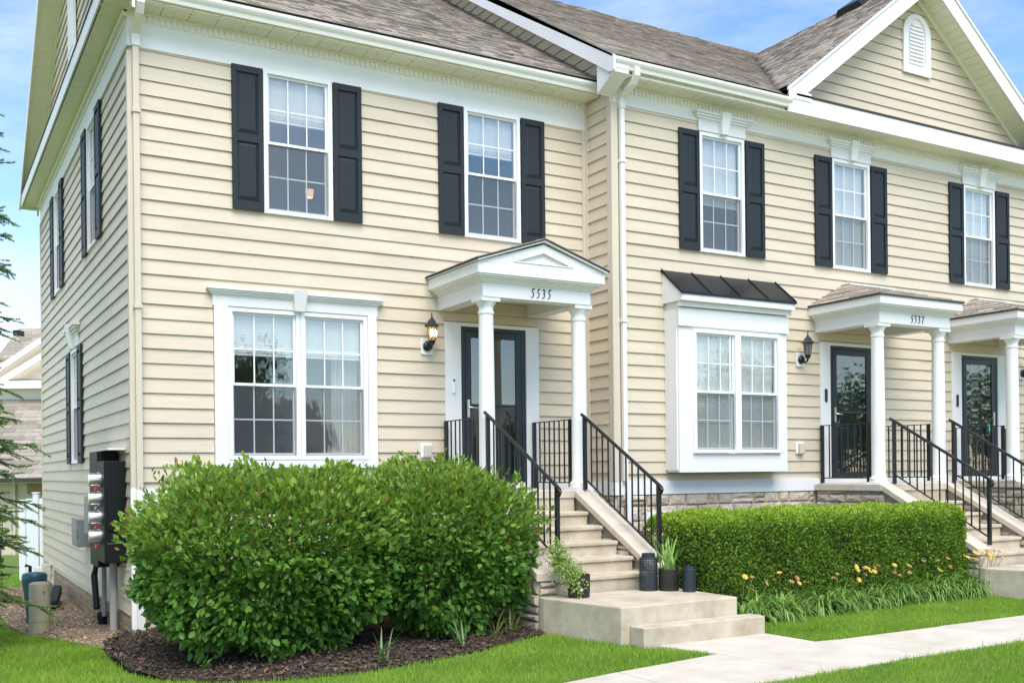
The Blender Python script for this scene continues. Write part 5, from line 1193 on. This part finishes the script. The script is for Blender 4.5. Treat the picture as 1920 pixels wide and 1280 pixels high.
for (y0, y1, z0, z1, x0, lb) in ((15.0, 15.5, .80, 1.17, 1.86, 'grey wall-mounted utility box, the lower one left of the meter bank'), (14.3, 14.7, 1.0, 1.48, 1.92, 'weathered grey utility box half hidden behind the meter bank')):
    t = thing('utility_box', (1.95, y0, z0), lb, 'utility box', 'utility boxes on the side wall'); build(MB().box(x0, 2.03, y0, y1, z0, z1), 'housing', 'greybox', t, bev=.008); build(MB().box(x0 - .012, x0, y0 + .01, y1 - .01, z0 + .01, z1 + .015), 'cover', 'greybox', t); bx('hinge', 'nickel', t, x0 - .016, x0 + .01, y0 - .008, y0, (z0 + z1) / 2 - .04, (z0 + z1) / 2 + .04)
def pedestal(x, y, r, h, m, label, top=None):
    t = thing('utility_pedestal', (x, y, gz(x, y)), label, 'utility pedestal', 'utility pedestals by the house'); z0 = gz(x, y) - .03
    prof = [(r, 0), (r, h * .27), (r * 1.03, h * .275), (r * 1.03, h * .93), (r * .98, h * .975), (r * .8, h), (.01, h * 1.005)] if not top else [(r * .62, 0), (r * .75, h * .4), (r, h * .86), (r * 1.02, h * .93), (r * .9, h * .98), (r * .5, h), (.01, h)]
    build(MB().lathe(prof, (x, y, z0), 26), 'housing', m, t, smooth=True)
    build(MB().tube([(x + r * .3, y - r * .98, z0 + h * .82), (x + r * .31, y - r * 1.04, z0 + h * .82)], .008, 8), 'lock', 'blackmetal', t)
pedestal(1.215, 13.15, .112, .62, 'tanped', 'tan cylindrical utility pedestal at the edge of the lawn')
pedestal(1.27, 14.35, .150, .68, 'teal', 'dark teal utility pedestal flaring at the top, behind the tan one', top=1)
build(MB().tube([(1.21, 14.35, -.4), (1.21, 14.35, .1)], .04, 8), 'cable_riser', 'blackmetal', bpy.data.objects['utility_pedestal.001'])
t = thing('downspout_extension', (1.8, 16.8, -.2), 'black plastic downspout extension lying on the gravel by the wall', 'downspout extension')
m = MB().hexa([(1.58, 16.1, -.16), (1.72, 16.1, -.16), (1.95, 17.6, -.10), (1.81, 17.6, -.10), (1.58, 16.1, -.02), (1.72, 16.1, -.02), (1.95, 17.6, .06), (1.81, 17.6, .06)]); build(m, 'spout', 'meterblack', t, bev=.03)
build(MB().box(1.60, 1.78, 15.95, 16.12, -.19, -.15), 'splash_lip', 'meterblack', t)
t = thing('hose_bib', (1.98, 20.0, .1), 'pale vent hood with a dark standpipe low at the back corner of the side wall', 'vent'); build(MB().box(1.90, 2.03, 19.9, 20.15, .02, .20), 'hood', 'outlet', t, bev=.01); build(MB().box(1.78, 1.90, 19.95, 20.1, .06, .16), 'spout', 'white', t, bev=.01); build(MB().tube([(1.70, 20.0, -.35), (1.70, 20.0, .18), (1.62, 20.0, .2)], .03, 8), 'standpipe', 'meterblack', t)

def VP(px_, D, z=0):      # helper: ground point seen in direction lateral/depth
    return fwd * D + rgt * px_ * D + Vector((0, 0, z))
# vinyl fence
def lat(px): return (px - 960) / 1928.0
FD = 22.0; fx0, fx1 = lat(-120), lat(140)
VF = thing('vinyl_fence', tuple(VP(lat(50), FD, -.45)), 'tall white vinyl privacy fence behind the house corner', 'fence')
ROT = Matrix((rgt, fwd, up)).transposed()       # local x = right, y = away
def lbox(a0, a1, d0, d1, z0, z1):
    mb = MB().box(a0, a1, d0, d1, z0, z1); mb.v = [tuple(rgt * v[0] + fwd * v[1] + Vector((0, 0, v[2]))) for v in mb.v]; return mb
k = 0; a = lat(34) * FD; 
while a < lat(150) * FD:
    post = (k % 4 == 2)
    wd = .125 if post else .16
    build(lbox(a + .004, a + wd - .004, FD - (.05 if post else .02), FD + .03, -.55, (1.40 if post else 1.27 + .02 * (k % 2))), 'fence_post' if post else 'picket', 'vinylwhite', VF, bev=.015)
    if post: build(lbox(a - .012, a + wd + .012, FD - .065, FD + .045, 1.40, 1.43), 'post_cap', 'vinylwhite', VF, bev=.01)
    a += wd; k += 1
build(lbox(lat(34) * FD, lat(150) * FD, FD - .04, FD - .015, 1.10, 1.20), 'top_rail', 'vinylwhite', VF)

# neighbour house
ND = 30.0
NH = thing('neighbour_house', tuple(VP(lat(20), ND, -1.2)), 'beige neighbouring house with tan shingle roofs behind the white fence', 'house')
def P_(px, py, D): return (lat(px) * D, CAM_H - (py - 884 - (960 - px) * -.0105 * -1) / 1928.0 * D)
def zz(py, D, px=40): return CAM_H - ((py - 884.05) - (960 - px) * .01047) / 1928.0 * D
A0 = lat(-420) * ND; A1 = lat(200) * ND
build(lbox(A0, A1, ND, ND + .3, -2, zz(900, ND)), 'wall', 'siding', NH)
for k in range(9):
    z = zz(905, ND) - .2 * k
    build(lbox(A0, lat(27) * ND, ND - .02, ND - .001, z - .195, z), 'siding_board', 'siding', NH)
build(lbox(lat(52) * ND, A1, ND - .05, ND - .01, zz(926, ND), zz(903, ND)), 'porch_lintel', 'brick', NH)
build(lbox(A0, A1, ND - .55, ND - .0, zz(905, ND), zz(896, ND)), 'eave', 'white', NH)
build(lbox(lat(27) * ND, lat(31) * ND, ND - .12, ND - .03, -1.5, zz(905, ND)), 'downspout', 'sidetrim', NH)
build(lbox(lat(16) * (ND - .2), lat(24) * (ND - .2), ND - .08, ND - .03, zz(992, ND), zz(963, ND)), 'shutter', 'slate', NH)
# lower roof: slope from eave up to the upper wall
ze, zt_ = zz(896, ND - .6), None; DU = ND + 3.2; zt_ = zz(749, DU)
def slope_shingles(parent, a0, a1, D0, z0, D1, z1, rows, tab, mname, near_rows=99):
    base = MB(); base.v = [tuple(rgt * a + fwd * d + Vector((0, 0, z))) for a, d, z in ((a0, D0, z0 - .02), (a1, D0, z0 - .02), (a1, D1, z1 - .02), (a0, D1, z1 - .02))]; base.f = [(0, 1, 2, 3)]
    base.v += [(v[0], v[1], v[2] - .1) for v in base.v]; base.f += [(4, 7, 6, 5), (0, 4, 5, 1)]
    o = build(base, 'roof', 'shingledark', parent)
    vs = []; fs = []; cs = []; rr = random.Random(3)
    for r in range(rows):
        t0, t1 = r / rows, (r + 1.1) / rows; d0, d1 = D0 + (D1 - D0) * t0, D0 + (D1 - D0) * t1; q0, q1 = z0 + (z1 - z0) * t0, z0 + (z1 - z0) * t1; a = a0 + rr.uniform(-tab, 0)
        while a < a1:
            wd = tab * rr.uniform(.6, 1.4); x0_, x1_ = max(a, a0), min(a + wd - .008, a1)
            if x1_ - x0_ > .02:
                n = len(vs); lift = .022 if rr.random() > .5 else .008
                for (aa, dd, zzz) in ((x0_, d0, q0 + .0), (x1_, d0, q0), (x1_, d1, q1), (x0_, d1, q1), (x0_, d0, q0 + lift + .008), (x1_, d0, q0 + lift + .008), (x1_, d1, q1 + .004), (x0_, d1, q1 + .004)): vs.append(tuple(rgt * aa + fwd * dd + Vector((0, 0, zzz))))
                fs += [tuple(i + n for i in f) for f in ((4, 5, 6, 7), (0, 1, 5, 4), (1, 2, 6, 5), (3, 0, 4, 7))]; k_ = rr.choice([.8, .95, 1.05, 1.2]); cs += [(.34 * k_, .30 * k_, .25 * k_, 1)] * 8
            a += wd
    me = bpy.data.meshes.new('shingles'); me.from_pydata(vs, [], fs); at = me.color_attributes.new('Col', 'FLOAT_COLOR', 'POINT'); at.data.foreach_set('color', np.array(cs, np.float32).reshape(-1)); me.materials.append(M_['shinglesA']); put('shingles', me, o, kind='stuff')
slope_shingles(NH, A0, A1, ND - .6, ze, DU, zt_, 20, .55, 'a')
build(lbox(A0, A1, DU, DU + .3, zt_ - .5, zz(722, DU)), 'upper_wall', 'white', NH)
build(lbox(A0, A1, DU - .45, DU, zz(730, DU), zz(716, DU)), 'upper_eave', 'white', NH)
# gables
def ltri(pts, d0, d1, name, m, parent):
    mb = MB().prism(pts, lambda p, q, t: tuple(rgt * p + fwd * t + Vector((0, 0, q))), d0, d1); return build(mb, name, m, parent)
D2 = DU + .3
g = lambda px, py, D=D2: (lat(px) * D, zz(py, D, px))
ltri([g(2, 716), g(330, 716), g(166, 610)], D2, D2 + .1, 'gable_wall', 'siding', NH)
for (a_, b_) in (((2, 716), (166, 616)), ((330, 716), (166, 616))):
    (p0, q0), (p1, q1) = a_, b_; ltri([g(p0, q0), g(p1, q1), g(p1, q1 + 13), g(p0, q0 + 13)], D2 - .35, D2 - .3, 'rake_board', 'white', NH)
slope_shingles(NH, g(0, 0)[0] + .4, A1, D2 - .3, zz(715, D2), D2 + 1.0, zz(700, D2 + 1), 3, .5, 'b')
D3 = D2 + 2.5
ltri([(lat(-200) * D3, zz(770, D3)), (lat(400) * D3, zz(770, D3)), (lat(200) * D3, zz(560, D3)), (lat(-60) * D3, zz(727, D3))], D3, D3 + .1, 'back_gable_wall', 'siding', NH)
ltri([(lat(-60) * D3, zz(745, D3)), (lat(-60) * D3, zz(732, D3)), (lat(200) * D3, zz(560, D3)), (lat(200) * D3, zz(573, D3))], D3 - .35, D3 - .3, 'rake_board', 'white', NH)
slope_shingles(NH, lat(-300) * ND, lat(260) * ND, D3 + .5, zz(760, D3 + .5), D3 + 5, zz(616, D3 + 5), 22, .55, 'c')
build(lbox(lat(22) * 38, lat(34) * 38, 38.2, 38.6, zz(627, 38), zz(617, 38)), 'roof_vent', 'blackroof', NH)

# spruce tree at the left edge
def spruce(x, y, z0, h, r0, seed, label):
    rng = np.random.default_rng(seed); rr = random.Random(seed); T = thing('spruce_tree', (x, y, z0), label, 'tree')
    build(MB().tube([(x, y, z0 - .1), (x, y, z0 + h * .5), (x, y, z0 + h)], [.11, .06, .01], 8), 'trunk', 'bark', T, smooth=True)
    br = MB(); tw = []
    z = z0 + .15
    while z < z0 + h - .2:
        R_ = r0 * (1 - ((z - z0) / h) ** 2.5) + .12; nb = 8
        for k in range(nb):
            az = rr.uniform(0, 6.28); L_ = R_ * rr.uniform(.6, 1.02); pts = []; p = Vector((x, y, z)); el = rr.uniform(.05, .35)
            for q in range(6):
                pts.append(p.copy()); p = p + Vector((math.cos(az) * math.cos(el), math.sin(az) * math.cos(el), math.sin(el))) * (L_ / 5); el += (-.22 if q < 3 else .20)
            br.tube(pts, [.014, .012, .010, .007, .005, .003], 4, caps=False)
            for q in range(1, 6):
                a_ = pts[q - 1]; b_ = pts[q]; tw.append((a_, b_, .9))
                for sgn in (-1, 1):
                    for rep in range(3):
                        az2 = az + sgn * rr.uniform(.6, 1.1); l2 = L_ * rr.uniform(.12, .30) * (1.25 - q * .12); o_ = a_.lerp(b_, rr.random()); e_ = o_ + Vector((math.cos(az2), math.sin(az2), rr.uniform(-.55, .1))) * l2; br.tube([o_, e_], [.004, .002], 3, caps=False); tw.append((o_, e_, 1.0))
        z += .15 * (1.0 if z < z0 + 2.6 else 1.35)
    build(br, 'branches', 'bark', T)
    A = []; Dn = []; Cc = []
    for a_, b_, dens in tw:
        ln = (b_ - a_).length; n = int(ln * 620 * dens) + 3; t_ = rng.uniform(size=(n, 1)); a0 = np.array(a_); b0 = np.array(b_); A.append(a0 * (1 - t_) + b0 * t_); ax = (b0 - a0) / max(ln, 1e-6); d_ = rng.normal(size=(n, 3)); d_ -= (d_ @ ax)[:, None] * ax * .9; d_ /= np.linalg.norm(d_, axis=1, keepdims=True); Dn.append(d_ * .8 + ax * .8)
        tipf = t_ ** 2 * rng.uniform(.2, 1, (n, 1)); Cc.append(np.array((.09, .19, .045)) * (1 - tipf) + np.array((.32, .48, .11)) * tipf)
    A = np.concatenate(A); Dn = np.concatenate(Dn); Cc = np.concatenate(Cc); n = len(A); Dn /= np.linalg.norm(Dn, axis=1, keepdims=True); s = np.cross(Dn, rng.normal(size=(n, 3))); s /= np.linalg.norm(s, axis=1, keepdims=True)
    L_ = .026 * rng.uniform(.7, 1.3, (n, 1)); W = .0030
    q = np.stack([A - s * W, A + s * W, A + Dn * L_], 1); put('needles', arrmesh('needles', q, 3, 'needle', Cc), T, kind='stuff'); return T
sp = VP(lat(-212), 10.2)
spruce(sp.x, sp.y, -.1, 10.5, 1.36, 8, 'green spruce tree at the left edge, only its branch tips in view')
# leafy sapling at the left edge
sp = VP(lat(-12), 11.5)
T = thing('sapling', (sp.x, sp.y, 0), 'thin leafy sapling with round green leaves at the left edge beside the white fence', 'sapling')
m = MB(); A = []; D_ = []
rr = random.Random(3)
for k in range(9):
    az = rr.uniform(0, 6.28); tp = Vector((sp.x + math.cos(az) * .28, sp.y + math.sin(az) * .28, rr.uniform(.9, 1.85))); b0 = Vector((sp.x, sp.y, 0)); mid_ = b0.lerp(tp, .5) + Vector((0, 0, .12)); m.tube([b0, mid_, tp], [.010, .006, .002], 5)
    for q in range(22): t_ = rr.uniform(.35, 1); pp_ = b0.lerp(mid_, t_ * 2) if t_ < .5 else mid_.lerp(tp, t_ * 2 - 1); A.append(tuple(pp_)); D_.append((rr.gauss(0, 1), rr.gauss(0, 1), rr.gauss(-.2, .5)))
build(m, 'stems', 'stem', T); put('foliage', leaf_cloud(np.array(A), np.array(D_), .065, mixcol(len(A), (.05, .13, .025), (.12, .23, .04)), asp=.7), T)

# =================================================================== ACROSS THE STREET (seen mirrored in the panes)
def broad_tree(x, y, h, r, seed, label):
    rng = np.random.default_rng(seed); T = thing('street_tree', (x, y, 0), label, 'tree', 'trees across the street'); build(MB().tube([(x, y, -.2), (x, y, h * .35), (x + .2, y, h * .7)], [.18, .13, .05], 8), 'trunk', 'bark', T, smooth=True)
    P = []; m = MB()
    for k in range(26):
        v = rng.normal(size=3); v /= np.linalg.norm(v); c = np.array([x, y, h * .62]) + v * np.array([r, r, h * .34]) * rng.uniform(.35, .95); P.append(c + rng.normal(0, r * .22, (130, 3))); m.tube([(x, y, h * .3), tuple(c)], [.05, .015], 4)
    P = np.concatenate(P); build(m, 'limbs', 'bark', T); put('foliage', leaf_cloud(P, rng.normal(size=P.shape), .22, mixcol(len(P), (.05, .10, .02), (.14, .22, .05), rng), rng=rng), T, kind='stuff')
for (x, y, h, r_, sd, lb) in ((9.4, -11.0, 7.6, 1.7, 41, 'broad leafy tree across the street mirrored in the left half of the twin window'), (21.5, -15.0, 4.2, 1.6, 42, 'low leafy tree across the street mirrored in the leftmost storm door'),
    (31.0, -12.0, 7.5, 2.6, 43, 'leafy tree across the street mirrored in the box window'), (38.0, -12.5, 6.2, 2.6, 44, 'full leafy tree across the street mirrored in the middle door glass'), (44.0, -13.5, 6.6, 2.6, 45, 'dark leafy tree across the street second from the far end'), (49.5, -12.0, 7.2, 2.8, 46, 'leafy tree at the far end across the street')):
    broad_tree(x, y, h, r_, sd, lb)
for i, x in enumerate((6, 24, 42)):
    T = thing('house_across', (x, -26, 0), ['low grey house across the street facing the end townhouse', 'low grey house in the middle across the street', 'low grey house across the street at the far end'][i], 'house', 'houses across the street')
    build(MB().box(x, x + 12, -32, -26, -.2, 3.2), 'wall', 'siding', T)
    build(MB().prism([(-33, 3.1), (-25, 3.1), (-29, 5.6)], lambda p, q, t: (t, p, q), x - .4, x + 12.4), 'roof', 'shingletan', T)
    for k in range(4): build(MB().box(x + 1.2 + k * 2.6, x + 2.3 + k * 2.6, -26, -25.93, .9, 2.4), 'window', 'door', T)
